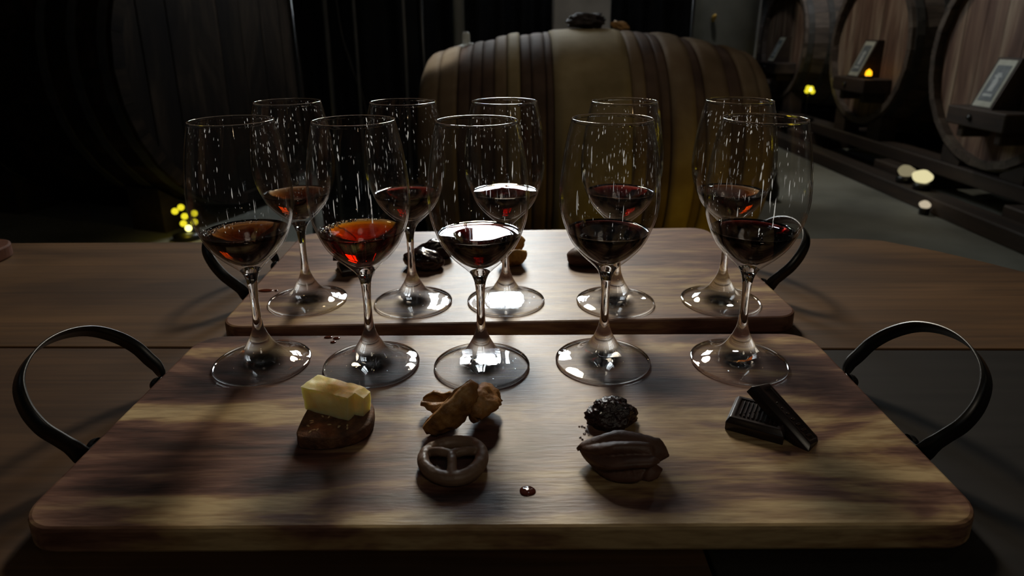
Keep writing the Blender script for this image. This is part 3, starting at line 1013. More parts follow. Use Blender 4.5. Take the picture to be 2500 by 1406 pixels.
t = thing('iron_pot', 'small black iron pot standing on the aisle floor beyond the right far glass', 'pot', (1.60, 3.92, FZ))
link('body', lathe_mesh('body', [(0, 0), (0.035, 0), (0.052, 0.03), (0.050, 0.08), (0.034, 0.12), (0.030, 0.15), (0.036, 0.165), (0.030, 0.165), (0.024, 0.15), (0, 0.14)], 24), t, M['iron'])
link('handle', sweep_mesh('handle', catmull([(0.03, 0, 0.15), (0.02, 0, 0.20), (0, 0, 0.215), (-0.02, 0, 0.20), (-0.03, 0, 0.15)], 5), 0.005, 8), t, M['iron'])

# ------------------------------------------------------------------ big barrel behind the table (axis left-right)
BX0, BX1, BY, BZ = -0.375, 1.045, 2.9, -0.262
bar = thing('barrel', 'broad weathered brown barrel lying behind the table with pale and dark staves', 'barrel', (0, BY, FZ))


def bar_r(x):
    u = (x - BX0) / (BX1 - BX0)
    s = 4 * u * (1 - u)
    e = min(u, 1 - u)
    drop = 0.05 * max(0, 1 - e / 0.035) ** 2
    return 0.385 + 0.122 * s ** 0.8 - drop


def pxb(p):
    return BX0 + (p - 1040) / 790.0 * (BX1 - BX0)


edges = [1040, 1090, 1132, 1160, 1185, 1212, 1240, 1268, 1292, 1322, 1338, 1500, 1530, 1560, 1582, 1636, 1658, 1712, 1745, 1786, 1830]
kinds = ['mid', 'mid', 'dark', 'dark', 'dark', 'mid', 'pale', 'dark', 'dark', 'dark', 'pale', 'mid', 'dark', 'dark', 'mid', 'dark', 'mid', 'dark', 'mid', 'mid']
random.seed(9)
for a, b, k in zip(edges, edges[1:], kinds):
    x0, x1 = pxb(a) + 0.0015, pxb(b) - 0.0015
    dr = {'pale': 0.006, 'mid': 0.003, 'dark': -0.004}[k] + random.uniform(-0.002, 0.002)
    nst = 8 if b - a > 100 else 4
    pr = []
    for i in range(nst + 1):
        x = x0 + (x1 - x0) * i / nst
        e = 0.003 if i in (0, nst) else 0.0
        pr.append((bar_r(x) + dr - e, x))
    pr = [(pr[0][0] - 0.03, x0)] + pr + [(pr[-1][0] - 0.03, x1)]
    me = lathe_mesh('stave', pr, 56, True, True)
    link('stave', me, bar, M['stave_' + k], (0, 0, BZ - FZ), (0, PI / 2, 0))
for x in (BX0 + 0.02, BX1 - 0.05):
    link('head', lathe_mesh('head', [(0, 0), (0.33, 0), (0.33, 0.03), (0, 0.03)], 40, smooth=False), bar, M['stave_dark'], (x, 0, BZ - FZ), (0, PI / 2, 0))
t = link('cradle_block', box_mesh('cradle_block', (0.16, 0.5, 0.032), (0, 0, 0), 0.006), None, M['timber'], (-0.17, BY, FZ + 0.016))
tag(t, 'dark timber block under the left end of the weathered barrel', 'beam', 'blocks under the barrel')
t = link('cradle_block', box_mesh('cradle_block', (0.16, 0.5, 0.032), (0, 0, 0), 0.006), None, M['timber'], (0.84, BY, FZ + 0.016))
tag(t, 'dark timber block under the right end of the weathered barrel', 'beam', 'blocks under the barrel')

o = link('driftwood', blob_mesh('driftwood', (0.075, 0.05, 0.028), 0.5, 2.2, 3.1, 4, None, None, 0.25, 5.0), None, M['bark'], (0.318, BY, BZ + bar_r(0.318) - 0.002))
tag(o, 'lumpy dark piece of wood lying on top of the weathered barrel', 'wood')
o = link('cork_scrap', blob_mesh('cork_scrap', (0.042, 0.025, 0.017), 0.5, 1.8, 9.3, 3), None, M['cork'], (0.46, BY, BZ + bar_r(0.46) - 0.002), (0, 0.3, 0))
tag(o, 'small tan scrap of cork on the barrel right of the dark wood', 'cork')
t = thing('candle_stub', 'white wax candle stub standing on the left shoulder of the barrel', 'candle', (-0.192, BY, BZ + bar_r(-0.192) - 0.006))
link('candle', lathe_mesh('candle', [(0, 0), (0.02, 0), (0.017, 0.012), (0.016, 0.045), (0.011, 0.056), (0, 0.055)], 16), t, M['wax'])
link('wax_pool', blob_mesh('wax_pool', (0.045, 0.035, 0.008), 0.4, 1.5, 2.0, 3), t, M['wax'], (-0.012, 0, -0.012), (0, -0.3, 0))
link('wick', sweep_mesh('wick', [(0, 0, 0.05), (0.001, 0, 0.06), (0.003, 0, 0.066)], 0.0012, 6), t, M['iron'])

# ------------------------------------------------------------------ table
table = thing('table', 'long brown plank table with a rounded right end under the tasting boards', 'table', (0, 0, FZ))
SEAM = lambda x: 0.5055 - 0.0145 * x
arc = [(0.44, 0.808), (0.4764, 0.8), (0.5227, 0.757), (0.5523, 0.718), (0.575, 0.684), (0.610, 0.610), (0.628, 0.54), (0.635, SEAM(0.635) + 0.001)]
arc2 = [(0.635, SEAM(0.635) - 0.001), (0.632, 0.42), (0.61, 0.32), (0.57, 0.23), (0.50, 0.15)]
zt0, zt1 = TZ - FZ - 0.038, TZ - FZ
o1 = [(-1.15, SEAM(-1.15) + 0.001)] + [(0.635, SEAM(0.635) + 0.001)] + arc[-2::-1] + [(-1.15, 0.803)]
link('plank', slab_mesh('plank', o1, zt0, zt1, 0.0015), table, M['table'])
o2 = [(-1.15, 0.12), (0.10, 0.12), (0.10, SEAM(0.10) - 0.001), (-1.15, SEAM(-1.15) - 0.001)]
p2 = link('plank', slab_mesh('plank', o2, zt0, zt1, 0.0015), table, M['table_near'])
o3 = [(0.102, 0.12), (0.47, 0.12)] + arc2[::-1] + [(0.102, SEAM(0.102) - 0.001)]
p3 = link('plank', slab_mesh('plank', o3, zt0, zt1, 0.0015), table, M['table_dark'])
p3['label'] = 'charcoal stained near right plank'
link('apron', box_mesh('apron', (1.4, 0.03, 0.08), (-0.3, 0.70, zt0 - 0.04), 0.003), table, M['timber'])
link('apron', box_mesh('apron', (1.4, 0.03, 0.08), (-0.3, 0.22, zt0 - 0.04), 0.003), table, M['timber'])
for x in (-1.0, 0.35):
    for y in (0.23, 0.69):
        link('leg', box_mesh('leg', (0.07, 0.07, zt0), (0, 0, zt0 / 2), 0.006), table, M['timber'], (x, y, 0))


# ------------------------------------------------------------------ serving boards with strap handles
def ribbon_mesh(name, stations, width, thick):
    """a strap through stations of (point, width direction)"""
    pts = catmull([s[0] for s in stations], 6)
    wds = catmull([s[1] for s in stations], 6)
    verts, faces = [], []
    n = len(pts)
    for i in range(n):
        tdir = (pts[min(i + 1, n - 1)] - pts[max(i - 1, 0)]).normalized()
        wv = wds[i].normalized()
        wv = (wv - tdir * wv.dot(tdir)).normalized()
        nv = tdir.cross(wv).normalized()
        k = width[0] + (width[1] - width[0]) * min(1.0, min(i, n - 1 - i) / 14.0)
        for a, b in ((-1, -1), (-0.9, 1), (0.9, 1), (1, -1)):
            verts.append(pts[i] + wv * (a * k / 2) + nv * (b * thick / 2))
    for i in range(n - 1):
        for k in range(4):
            a, b = i * 4 + k, i * 4 + (k + 1) % 4
            faces.append((a, b, b + 4, a + 4))
    faces.append((3, 2, 1, 0))
    faces.append(tuple(range((n - 1) * 4, n * 4)))
    me = mesh(name, verts, faces)
    bm = bmesh.new()
    bm.from_mesh(me)
    me = from_bm(name, bm, True)
    for e in me.edges:
        pass
    return me


def handle_mesh(side, theta):
    c, s = math.cos(theta), math.sin(theta)
    A = lambda a, y: Vector((side * a * c, y, a * s))
    nrm = Vector((-side * s, 0, c))
    Z = Vector((0, 0, 1))
    half = [(Vector((side * 0.0015, 0.030, 0)), Z), (Vector((side * 0.0018, 0.040, 0)), Z), (Vector((side * 0.004, 0.0475, 0.0)), Z),
            (A(0.012, 0.0505), Z * 0.7 + nrm * 0.3), (A(0.021, 0.0515), nrm), (A(0.034, 0.0525), nrm), (A(0.049, 0.048), nrm), (A(0.063, 0.037), nrm), (A(0.0715, 0.020), nrm)]
    st = half + [(A(0.0745, 0.0), nrm)] + [(Vector((p.x, -p.y, p.z)), w_) for p, w_ in reversed(half)]
    return ribbon_mesh('strap', st, (0.0085, 0.0115), 0.0016)


def serving_board(loc, rotz, w_, d_, label, hy, theta, mat):
    t = thing('serving_board', label, 'serving board', loc, rotz, 'wooden serving boards')
    th = 0.016
    b = link('board', slab_mesh('board', rounded_outline(w_, d_, 0.022), 0.0, th, 0.0022), t, mat)
    for side in (-1, 1):
        h = link('handle', handle_mesh(side, theta), t, M['iron'], (side * (w_ / 2 + 0.0005), hy, th / 2))
        h['label'] = 'black iron strap handle'
        for s in (-1, 1):
            link('rivet', lathe_mesh('rivet', [(0, 0.0062), (0.0028, 0.0056), (0.0049, 0.0036), (0.0058, 0.0009), (0.0058, 0)], 16), h, M['iron'],
                 (side * 0.0022, s * 0.038, 0.0008), (0, side * PI / 2, 0))
    return t


serving_board((-0.0065, 0.3885, TZ), 0.0, 0.512, 0.224, 'acacia serving board nearest the camera, holding five front glasses and snacks', 0.006, math.radians(47), M['board'])
serving_board((-0.003, 0.662, TZ), 0.033, 0.517, 0.276, 'acacia serving board farther back on the table, holding the five rear glasses', -0.003, math.radians(47), M['board_far'])
# corner of a third board at the left edge
t = thing('serving_board', 'reddish brown board whose rounded corner shows at the left edge of the table', 'serving board', (-0.862, 0.655, TZ), 0.03, 'wooden serving boards')
link('board', slab_mesh('board', rounded_outline(0.512, 0.225, 0.034), 0, 0.016, 0.002), t, M['board_red'])

# ------------------------------------------------------------------ wine glasses
OUT = [(0, 1.2), (20, 0.9), (33.5, 0.0), (35.6, 0.15), (36.4, 0.9), (36.0, 1.9), (33.0, 2.7), (28, 3.9), (22, 6.1), (16.5, 9.6), (12.6, 13.6), (9.3, 18.6),
       (7.0, 22.8), (5.4, 26.8), (4.2, 30.6), (3.45, 36), (3.1, 43), (3.0, 50), (3.1, 57), (3.5, 64), (4.3, 69.5), (5.6, 73.4), (7.5, 76.8), (11.5, 81.0),
       (15.6, 84.8), (19.6, 88.8), (24.3, 94.4), (28.0, 100.5), (32.0, 110.5), (34.7, 119.8), (35.8, 129), (35.7, 138), (34.9, 148), (33.6, 159), (31.6, 171), (29.0, 183), (28.2, 186.3)]
INN = [(27.35, 186.3), (28.1, 183), (30.7, 171), (32.7, 159), (34.0, 148), (34.8, 138), (34.9, 129), (33.8, 119.8), (31.0, 110.5), (26.9, 100.8), (23.0, 95.1), (18.2, 89.8),
       (14.0, 86.1), (9.5, 83.2), (5.0, 81.4), (0, 80.9)]


def spline2(pts, n):
    q = catmull([Vector((a, b, 0)) for a, b in pts], n)
    return [(max(v.x, 0), v.y) for v in q]


o_s = [(r * 0.001, z * 0.001) for r, z in spline2(OUT, 4)]
i_s = [(r * 0.001, z * 0.001) for r, z in spline2(INN, 3)]
lip = [(0.02830, 0.18668), (0.02822, 0.18700), (0.02777, 0.18716), (0.02734, 0.18700), (0.02726, 0.18668)]
PROF = o_s + lip + i_s
PROF[0] = (0.0, PROF[0][1])
PROF[-1] = (0.0, PROF[-1][1])


def glass_piece(name, i0, i1, seg=72):
    """slice of the one turned profile; neighbouring slices share their edge ring and its normals"""
    part = PROF[i0:i1 + 1]
    me = lathe_mesh(name, part, seg)
    nr = []
    for k in range(i0, i1 + 1):
        a, b = PROF[max(k - 1, 0)], PROF[min(k + 1, len(PROF) - 1)]
        t_ = Vector((b[0] - a[0], b[1] - a[1]))
        n_ = Vector((t_.y, -t_.x))
        n_ = n_.normalized() if n_.length > 0 else Vector((0, -1))
        if PROF[k][0] < 1e-7:
            nr.append((0, 0, -1.0 if k == 0 else 1.0))
        else:
            for s in range(seg):
                c = 2 * PI * s / seg
                nr.append((n_.x * math.cos(c), n_.x * math.sin(c), n_.y))
    me.normals_split_custom_set_from_vertices(nr)
    return me


k_stem = min(range(len(o_s)), key=lambda k: abs(o_s[k][1] - 0.0228) + (1 if k < 20 else 0))
k_bowl = min(range(len(o_s)), key=lambda k: abs(o_s[k][1] - 0.0768))
g_foot = glass_piece('foot', 0, k_stem)
g_stem = glass_piece('stem', k_stem, k_bowl, 72)
k_r0 = max(k for k in range(len(o_s)) if o_s[k][1] < 0.1855)
k_r1 = min(k for k in range(len(o_s) + 5, len(PROF)) if PROF[k][1] < 0.1855)
g_bowl = glass_piece('bowl', k_bowl, k_r0)
g_wall = glass_piece('bowl', k_r1, len(PROF) - 1)
g_rim = glass_piece('rim', k_r0, k_r1)
_bm = bmesh.new()
for _me in (g_bowl, g_wall):
    _bm.from_mesh(_me)
g_bowl2 = bpy.data.meshes.new('bowl')
_bm.to_mesh(g_bowl2)
_bm.free()
g_bowl2.polygons.foreach_set('use_smooth', [True] * len(g_bowl2.polygons))
g_bowl = g_bowl2
g_foot.materials.append(M['glass_foot'])
g_stem.materials.append(M['glass'])
g_bowl.materials.append(M['glass_bowl'])
g_rim.materials.append(M['glass'])


def inner_r(z):
    pts = i_s[::-1]
    for (r0, z0), (r1, z1) in zip(pts, pts[1:]):
        if z0 <= z <= z1:
            return r0 + (r1 - r0) * (z - z0) / max(z1 - z0, 1e-9)
    return 0.02


def wine_mesh(level):
    e = 0.00012
    pts = [p for p in i_s[::-1] if p[1] < level - 0.0008]
    prof = [(0.0, pts[0][1] - e)] + [(r + e, z - e) for r, z in pts[1:]]
    R = inner_r(level)
    prof += [(inner_r(level + 0.0009) + e, level + 0.0009), (R - 0.0004, level + 0.0003), (R - 0.0012, level), (R * 0.5, level), (0.0, level)]
    return lathe_mesh('wine', prof, 72)


def bubbles_mesh(level, arcs, n, seed):
    rnd = random.Random(seed)
    bm = bmesh.new()
    R = inner_r(level)
    for i in range(n):
        a = rnd.uniform(*arcs)
        rad = rnd.choice((0.0007, 0.0009, 0.0012, 0.0014))
        d = R - rad - abs(rnd.gauss(0, 0.0022))
        bmesh.ops.create_icosphere(bm, subdivisions=2, radius=rad, matrix=Matrix.Translation((d * math.cos(a), d * math.sin(a), level + rad * 0.25)))
    return from_bm('bubbles', bm, True)


glasses = [
    # x, y, level, wine, label, bubbles
    (-0.1936, 0.4523, 0.1065, 'tawny', 'leftmost wine glass on the near board, tawny wine with bubbles along its edge', ((1.6, 3.6), 34)),
    (-0.1083, 0.4489, 0.1080, 'amber', 'second wine glass from the left on the near board, glowing red-orange wine', ((1.3, 3.4), 70)),
    (-0.0235, 0.4455, 0.1062, 'ruby', 'middle wine glass on the near board, dark ruby wine mirroring the bright window', None),
    (0.0698, 0.4527, 0.1056, 'ink', 'second wine glass from the right on the near board, nearly black wine', None),
    (0.1744, 0.4502, 0.1060, 'ink', 'rightmost wine glass on the near board, inky dark wine above the chocolate pieces', None),
    (-0.1944, 0.5736, 0.1050, 'tawny', 'leftmost wine glass on the far board, dim tawny wine', None),
    (-0.0934, 0.5682, 0.1060, 'ruby', 'second wine glass from the left on the far board, beside the black date', None),
    (-0.0060, 0.5704, 0.1062, 'ruby', 'middle wine glass on the far board, in front of the pale dried fig', None),
    (0.0970, 0.5664, 0.1066, 'ruby', 'second wine glass from the right on the far board, dark plum wine before the barrel', None),
    (0.1964, 0.5681, 0.1062, 'tawny', 'rightmost wine glass on the far board, reddish brown wine near the strap handle', ((3.6, 5.4), 20)),
]
for k, (x, y, lv, wn, lab, bub) in enumerate(glasses):
    t = thing('wine_glass', lab, 'wine glass', (x, y, 0.0002), k * 0.37, 'stemmed tasting glasses of wine')
    link('foot', g_foot, t)
    link('stem', g_stem, t)
    link('bowl', g_bowl, t)
    link('rim', g_rim, t)
    wo = link('wine', wine_mesh(lv), t, WINES[wn])
    wo['label'] = {'tawny': 'tawny brown wine', 'amber': 'bright red-orange wine', 'ruby': 'dark ruby wine', 'ink': 'inky black-red wine'}[wn]
    if bub:
        off = -k * 0.37
        b = link('bubbles', bubbles_mesh(lv, (bub[0][0] + off, bub[0][1] + off), bub[1], k), wo, M['glass_plain'])
        b['kind'] = 'stuff'

# ------------------------------------------------------------------ snacks on the near board
# bread slice
bo = catmull([Vector((p[0], p[1], 0)) for p in [(-0.1375, 0.3790), (-0.1375, 0.3560), (-0.1345, 0.3440), (-0.1240, 0.3410), (-0.1120, 0.3415), (-0.1000, 0.3450), (-0.0915, 0.3530),
                                               (-0.0890, 0.3650), (-0.0915, 0.3780), (-0.0990, 0.3890), (-0.1120, 0.3940), (-0.1270, 0.3910), (-0.1350, 0.3850), (-0.1375, 0.3790)]], 4)[:-1]
c0 = Vector((-0.1135, 0.3655, 0))
bo = [(v.x - c0.x + 0.0004 * noise.noise(v * 300), v.y - c0.y + 0.0004 * noise.noise(v * 310)) for v in bo]
bo = [(x * 0.93 + 0.0008, y * 0.98) for x, y in bo]
bread = thing('bread_slice', 'dark seeded rye bread slice lying under the cheese on the near board', 'bread', (c0.x, c0.y, 0.0003))
link('crumb', slab_mesh('crumb', bo, 0, 0.0085, 0.0012, True), bread, M['bread'])
rnd = random.Random(4)
bm = bmesh.new()
for i in range(26):
    px_, py_ = rnd.uniform(-0.022, 0.020), rnd.uniform(-0.021, 0.012)
    if (px_ / 0.022) ** 2 + (py_ / 0.024) ** 2 > 0.85:
        continue
    mt = Matrix.Translation((px_, py_, 0.0086)) @ Matrix.Rotation(rnd.uniform(0, PI), 4, 'Z') @ Matrix.Diagonal((0.0017, 0.0007, 0.0004, 1))
    bmesh.ops.create_icosphere(bm, subdivisions=1, radius=1.0, matrix=mt)
so = link('seeds', from_bm('seeds', bm, True), bread, M['seed'])
so['kind'] = 'stuff'

# cheese chunk: broken block with a step at its right end
bm = bmesh.new()
nx, ny, nz = 26, 12, 11
CW, CD, CH = 0.041, 0.0165, 0.0165


def cheese_pt(u, v, w_):
    x, y, z = (u - 0.5) * CW, (v - 0.5) * CD, w_ * CH
    x += 0.0022 * (w_ - 0.5) * (1 if u < 0.5 else -0.6) * -1
    # torn scoop on the front upper edge
    d = math.hypot((u - 0.42) / 0.30, (w_ - 1.0) / 0.50)
    if v < 0.6:
        y += max(0, 1 - d) * 0.0050 * (1 - v / 0.6)
        z -= max(0, 1 - d) * 0.0032 * (1 - v / 0.6)
    # notch at the right end: back half steps out and down
    if u > 0.86 and v < 0.50:
        x -= 0.0058 * (u - 0.86) / 0.14
    if u > 0.80 and v >= 0.50:
        z -= 0.0032 * w_ * (u - 0.80) / 0.2
    p = Vector((x, y, z))
    k = 0.0006
    p += Vector((noise.noise(p * 160), noise.noise(p * 170 + Vector((5, 5, 5))), noise.noise(p * 180 + Vector((9, 2, 1))))) * k
    p += Vector((noise.noise(p * 520), noise.noise(p * 520 + Vector((5, 5, 5))), noise.noise(p * 520 + Vector((9, 2, 1))))) * 0.00025
    return p


grid = {}
for i in range(nx + 1):
    for j in range(ny + 1):
        for k in range(nz + 1):
            if i in (0, nx) or j in (0, ny) or k in (0, nz):
                grid[i, j, k] = bm.verts.new(cheese_pt(i / nx, j / ny, k / nz))
for i in range(nx):
    for j in range(ny):
        for k in (0, nz):
            bm.faces.new((grid[i, j, k], grid[i + 1, j, k], grid[i + 1, j + 1, k], grid[i, j + 1, k]))
for i in range(nx):
    for k in range(nz):
        for j in (0, ny):
            bm.faces.new((grid[i, j, k], grid[i + 1, j, k], grid[i + 1, j, k + 1], grid[i, j, k + 1]))
for j in range(ny):
    for k in range(nz):
        for i in (0, nx):
            bm.faces.new((grid[i, j, k], grid[i, j + 1, k], grid[i, j + 1, k + 1], grid[i, j, k + 1]))
me = from_bm('cheese', bm, True)
o = link('cheese', me, None, M['cheese'], (-0.1145, 0.3728, 0.0090), (0, 0, math.radians(-23)))
me.set_sharp_from_angle(angle=math.radians(40))
tag(o, 'pale yellow broken chunk of cheese on top of the dark bread slice', 'cheese')


# dried figs: thick folded halves
def folded_fig_mesh(name, length, thick, width, bend, seed, open_=0.5):
    """a thick flap folded along its length: a U section swept along a curved spine, ends tapering"""
    prof = []
    n = 22
    for k in range(n):                       # outer side of the U
        a = -0.62 * PI + 1.24 * PI * k / (n - 1)
        prof.append((math.sin(a), -math.cos(a), 1.0))
    for k in range(n):                       # inner side
        a = 0.62 * PI - 1.24 * PI * k / (n - 1)
        prof.append((math.sin(a) * (0.30 + open_ * 0.35), -math.cos(a) * 0.42 + 0.28, 0.0))
    m_ = len(prof)
    ns = 30
    verts, faces = [], []
    for i in range(ns + 1):
        u = i / ns
        t_ = math.sin(PI * min(max(u, 0.012), 0.988)) ** 0.42
        ang = bend * (u - 0.5)
        ctr = Vector((length / bend * math.sin(ang), 0, length / bend * (1 - math.cos(ang)))) if abs(bend) > 1e-3 else Vector((length * (u - 0.5), 0, 0))
        ex = Vector((math.cos(ang), 0, math.sin(ang)))
        ez = Vector((-math.sin(ang), 0, math.cos(ang)))
        for (a, b, sgn) in prof:
            p = ctr + Vector((0, 1, 0)) * (a * thick * t_) + ez * (b * width * t_)
            q = p * 120 + Vector((seed, seed * 2, seed * 3))
            p = p + (ez * b + Vector((0, a, 0))) * (0.0026 * noise.noise(q) + 0.0014 * noise.noise(q * 2.7))
            verts.append(p)
    for i in range(ns):
        for k in range(m_):
            a, b = i * m_ + k, i * m_ + (k + 1) % m_
            faces.append((a, b, b + m_, a + m_))
    faces.append(tuple(range(m_ - 1, -1, -1)))
    faces.append(tuple(range(ns * m_, (ns + 1) * m_)))
    me_ = mesh(name, verts, faces)
    b_ = bmesh.new()
    b_.from_mesh(me_)
    return from_bm(name, b_, True)


def place(o, loc, rot):
    o.location = loc
    o.rotation_euler = rot


f1 = link('dried_fig', folded_fig_mesh('dried_fig', 0.043, 0.0095, 0.0118, 0.5, 1.3, 0.3), None, M['fig'])
tag(f1, 'tan folded dried fig leaning upright in front on the near board', 'dried fig', 'dried figs')
place(f1, (-0.0395, 0.3625, 0.0168), (math.radians(-28), math.radians(-38), math.radians(26)))
f2 = link('dried_fig', folded_fig_mesh('dried_fig', 0.034, 0.0100, 0.0125, 1.0, 5.1, 0.3), None, M['fig'])
tag(f2, 'rounded dried fig at the right, behind the leaning one on the near board', 'dried fig', 'dried figs')
place(f2, (-0.0185, 0.3745, 0.0118), (math.radians(150), math.radians(8), math.radians(72)))
f3 = link('dried_fig', folded_fig_mesh('dried_fig', 0.026, 0.0070, 0.0085, 0.8, 8.7), None, M['fig'])
tag(f3, 'small dark dried fig peeking out at the left behind the leaning one', 'dried fig', 'dried figs')
place(f3, (-0.0480, 0.3800, 0.0095), (math.radians(20), math.radians(-12), math.radians(-18)))

# chocolate pretzel
ring = [Vector((0.0172 * math.cos(a) * (1 + 0.05 * math.sin(a)), 0.0168 * math.sin(a) + 0.0006, 0.0050 + 0.0008 * math.sin(a * 2 + 1))) for a in [2 * PI * k / 40 for k in range(40)]]
parts = [sweep_mesh('r', ring, lambda u: 0.0041 + 0.0004 * math.sin(9 * u), 12, True)]
for e in ((-0.0140, 0.0066), (0.0140, 0.0056), (0.0000, -0.0150)):
    cpt = Vector((-0.0008, 0.0006, 0.0086))
    pth = catmull([cpt, Vector((e[0] * 0.55, 0.0006 + (e[1] - 0.0006) * 0.4, 0.0088)), Vector((e[0], e[1], 0.0062))], 6)
    parts.append(sweep_mesh('a', pth, 0.0029, 10))
pz = remeshed('pretzel', parts, 0.0006, 4, lambda p: Vector((p.x, p.y, max(p.z, 0.0008 + (p.z - 0.0008) * 0.2))) + Vector((0, 0, 0.0004)) * noise.noise(p * 350))
zmin = min(v.co.z for v in pz.vertices)
for v in pz.vertices:
    v.co.z -= zmin
o = link('pretzel', pz, None, M['milkchoc'], (-0.0355, 0.3255, 0.0002), (0, 0, 0.05))
tag(o, 'chocolate coated pretzel with three holes lying before the dried figs', 'pretzel')

# glossy prune with a torn tip
pr_ = thing('prune', 'glossy black wrinkled stewed prune above the swirl of ganache', 'prune', (0.0652, 0.3705, 0.0002), 0.1)
link('flesh', blob_mesh('flesh', (0.0158, 0.0125, 0.0098), 0.28, 1.5, 6.2, 5, -0.0052, None, 0.22, 4.2), pr_, M['prune'])
for (a, h, b_) in ((0.2, 0.0035, -0.0005), (0.9, 0.0028, 0.0012), (2.0, 0.0022, -0.0014)):
    link('torn_skin', sweep_mesh('torn_skin', [(b_ + 0.002, 0.002, 0.0125), (b_ + 0.0022, 0.0025, 0.0145), (b_ + 0.002 + 0.0015 * math.cos(a), 0.003, 0.0140 + h)],
                                 lambda u: 0.0009 * (1 - u) + 0.0002, 6), pr_, M['prune'])
bm = bmesh.new()
rnd = random.Random(8)
for (x, y, r) in ((0.0448, 0.3655, 0.0009), (0.0462, 0.3645, 0.0007), (0.0470, 0.3605, 0.0008), (0.0455, 0.3575, 0.0010), (0.0430, 0.3655, 0.0006), (0.0425, 0.3535, 0.0008), (0.0480, 0.3560, 0.0005), (0.0436, 0.3515, 0.0007)):
    bmesh.ops.create_icosphere(bm, subdivisions=2, radius=1.0, matrix=Matrix.Translation((x, y, 0.0003)) @ Matrix.Diagonal((r, r, 0.0004, 1)))
o = link('syrup_droplets', from_bm('syrup_droplets', bm, True), None, M['glass_plain'])
tag(o, 'tiny clear syrup droplets sprinkled left of the stewed prune', 'droplets', None, 'stuff')


# piped ganache swirl
def ganache_mesh():
    ns, m_ = 44, 72
    verts, faces = [], []
    for i in range(ns + 1):
        u = i / ns
        x = -0.0225 + 0.046 * u
        env = min(1.0, math.sin(PI * min(u, 0.5)) ** 0.55) if u < 0.5 else 1.0 - 0.16 * ((u - 0.5) / 0.5) ** 2
        if u > 0.93:
            env *= 1.0 - 0.5 * ((u - 0.93) / 0.07) ** 2
        tw = 0.9 * u - 0.2
        for k in range(m_):
            a = 2 * PI * k / m_
            f = (3.5 * (a + tw)) / PI
            f = f - math.floor(f)
            ridge = 0.40 * (1 - abs(2 * f - 1) ** 1.6)
            amt = min(1, u * 2.2)
            R = env * (0.72 + ridge * amt)
            y = 0.0158 * R * math.cos(a)
            z = 0.0112 * R * math.sin(a) + 0.0085 * (1 if math.sin(a) > 0 else 0.9)
            xx = x + 0.004 * math.cos(a) * (u - 0.3)
            xx += 0.0035 * math.sin(3 * a + 0.6) * max(0, (u - 0.75) / 0.25)
            p = Vector((xx, y, max(z, 0.0)))
            p += Vector((0, 1, 1)) * 0.0003 * noise.noise(p * 420)
            verts.append(p)
    for i in range(ns):
        for k in range(m_):
            a, b = i * m_ + k, i * m_ + (k + 1) % m_
            faces.append((a, b, b + m_, a + m_))
    verts.append(Vector((-0.0228, 0, 0.006)))
    verts.append(Vector((0.0228, 0.0, 0.0065)))
    for k in range(m_):
        faces.append((k, len(verts) - 2, (k + 1) % m_))
        faces.append((ns * m_ + k, ns * m_ + (k + 1) % m_, len(verts) - 1))
    me_ = mesh('ganache', verts, faces)
    b_ = bmesh.new()
    b_.from_mesh(me_)
    return from_bm('ganache', b_, True)


o = link('ganache_swirl', ganache_mesh(), None, M['ganache'], (0.0605, 0.3245, 0.0004), (0, 0, -0.28))
tag(o, 'matt brown ridged swirl of chocolate ganache below the prune', 'chocolate')


# chocolate tablets with a ribbed triangle
def chocolate(name, label, lx, ly, th, mtx, ribs_side):
    t_ = thing(name, label, 'chocolate', (0, 0, 0), 0, 'ribbed dark chocolate pieces')
    t_.matrix_world = mtx
    # body with a wide chamfered rim and a sunk field
    ring_ = [(lx / 2, ly / 2, 0), (lx / 2, ly / 2, th * 0.62), (lx / 2 - 0.0022, ly / 2 - 0.0022, th), (lx / 2 - 0.0046, ly / 2 - 0.0046, th), (lx / 2 - 0.0052, ly / 2 - 0.0052, th - 0.0009)]
    verts, faces = [], []
    for (a, b, z) in ring_:
        verts += [(-a, -b, z), (a, -b, z), (a, b, z), (-a, b, z)]
    for L in range(len(ring_) - 1):
        for k in range(4):
            j = (k + 1) % 4
            faces.append((L * 4 + k, L * 4 + j, L * 4 + 4 + j, L * 4 + 4 + k))
    faces.append((3, 2, 1, 0))
    n_ = len(ring_) * 4
    faces.append((n_ - 4, n_ - 3, n_ - 2, n_ - 1))
    me_ = mesh('body', verts, faces)
    b_ = bmesh.new()
    b_.from_mesh(me_)
    bmesh.ops.bevel(b_, geom=b_.edges[:], offset=0.00035, segments=2, profile=0.5, affect='EDGES')
    link('body', from_bm('body', b_, True), t_, M['darkchoc'])
    fx, fy = lx / 2 - 0.0060, ly / 2 - 0.0060
    nr = 9
    for side in ribs_side:
        for i in range(nr):
            u = -1 + 2 * (i + 0.5) / nr
            # ribs run across one triangle half of the field
            x0 = u * fx
            y0, y1 = (-fy, -fy + (1 + u) * fy) if side > 0 else (fy - (1 - u) * fy, fy)
            if y1 - y0 < 0.0025:
                continue
            rm = box_mesh('rib', (0.00125 if side > 0 else 0.0009, y1 - y0 - 0.001, 0.0012), (0, 0, 0), 0.0003)
            link('rib', rm, t_, M['darkchoc'], (x0, (y0 + y1) / 2, th - 0.0004))
    return t_


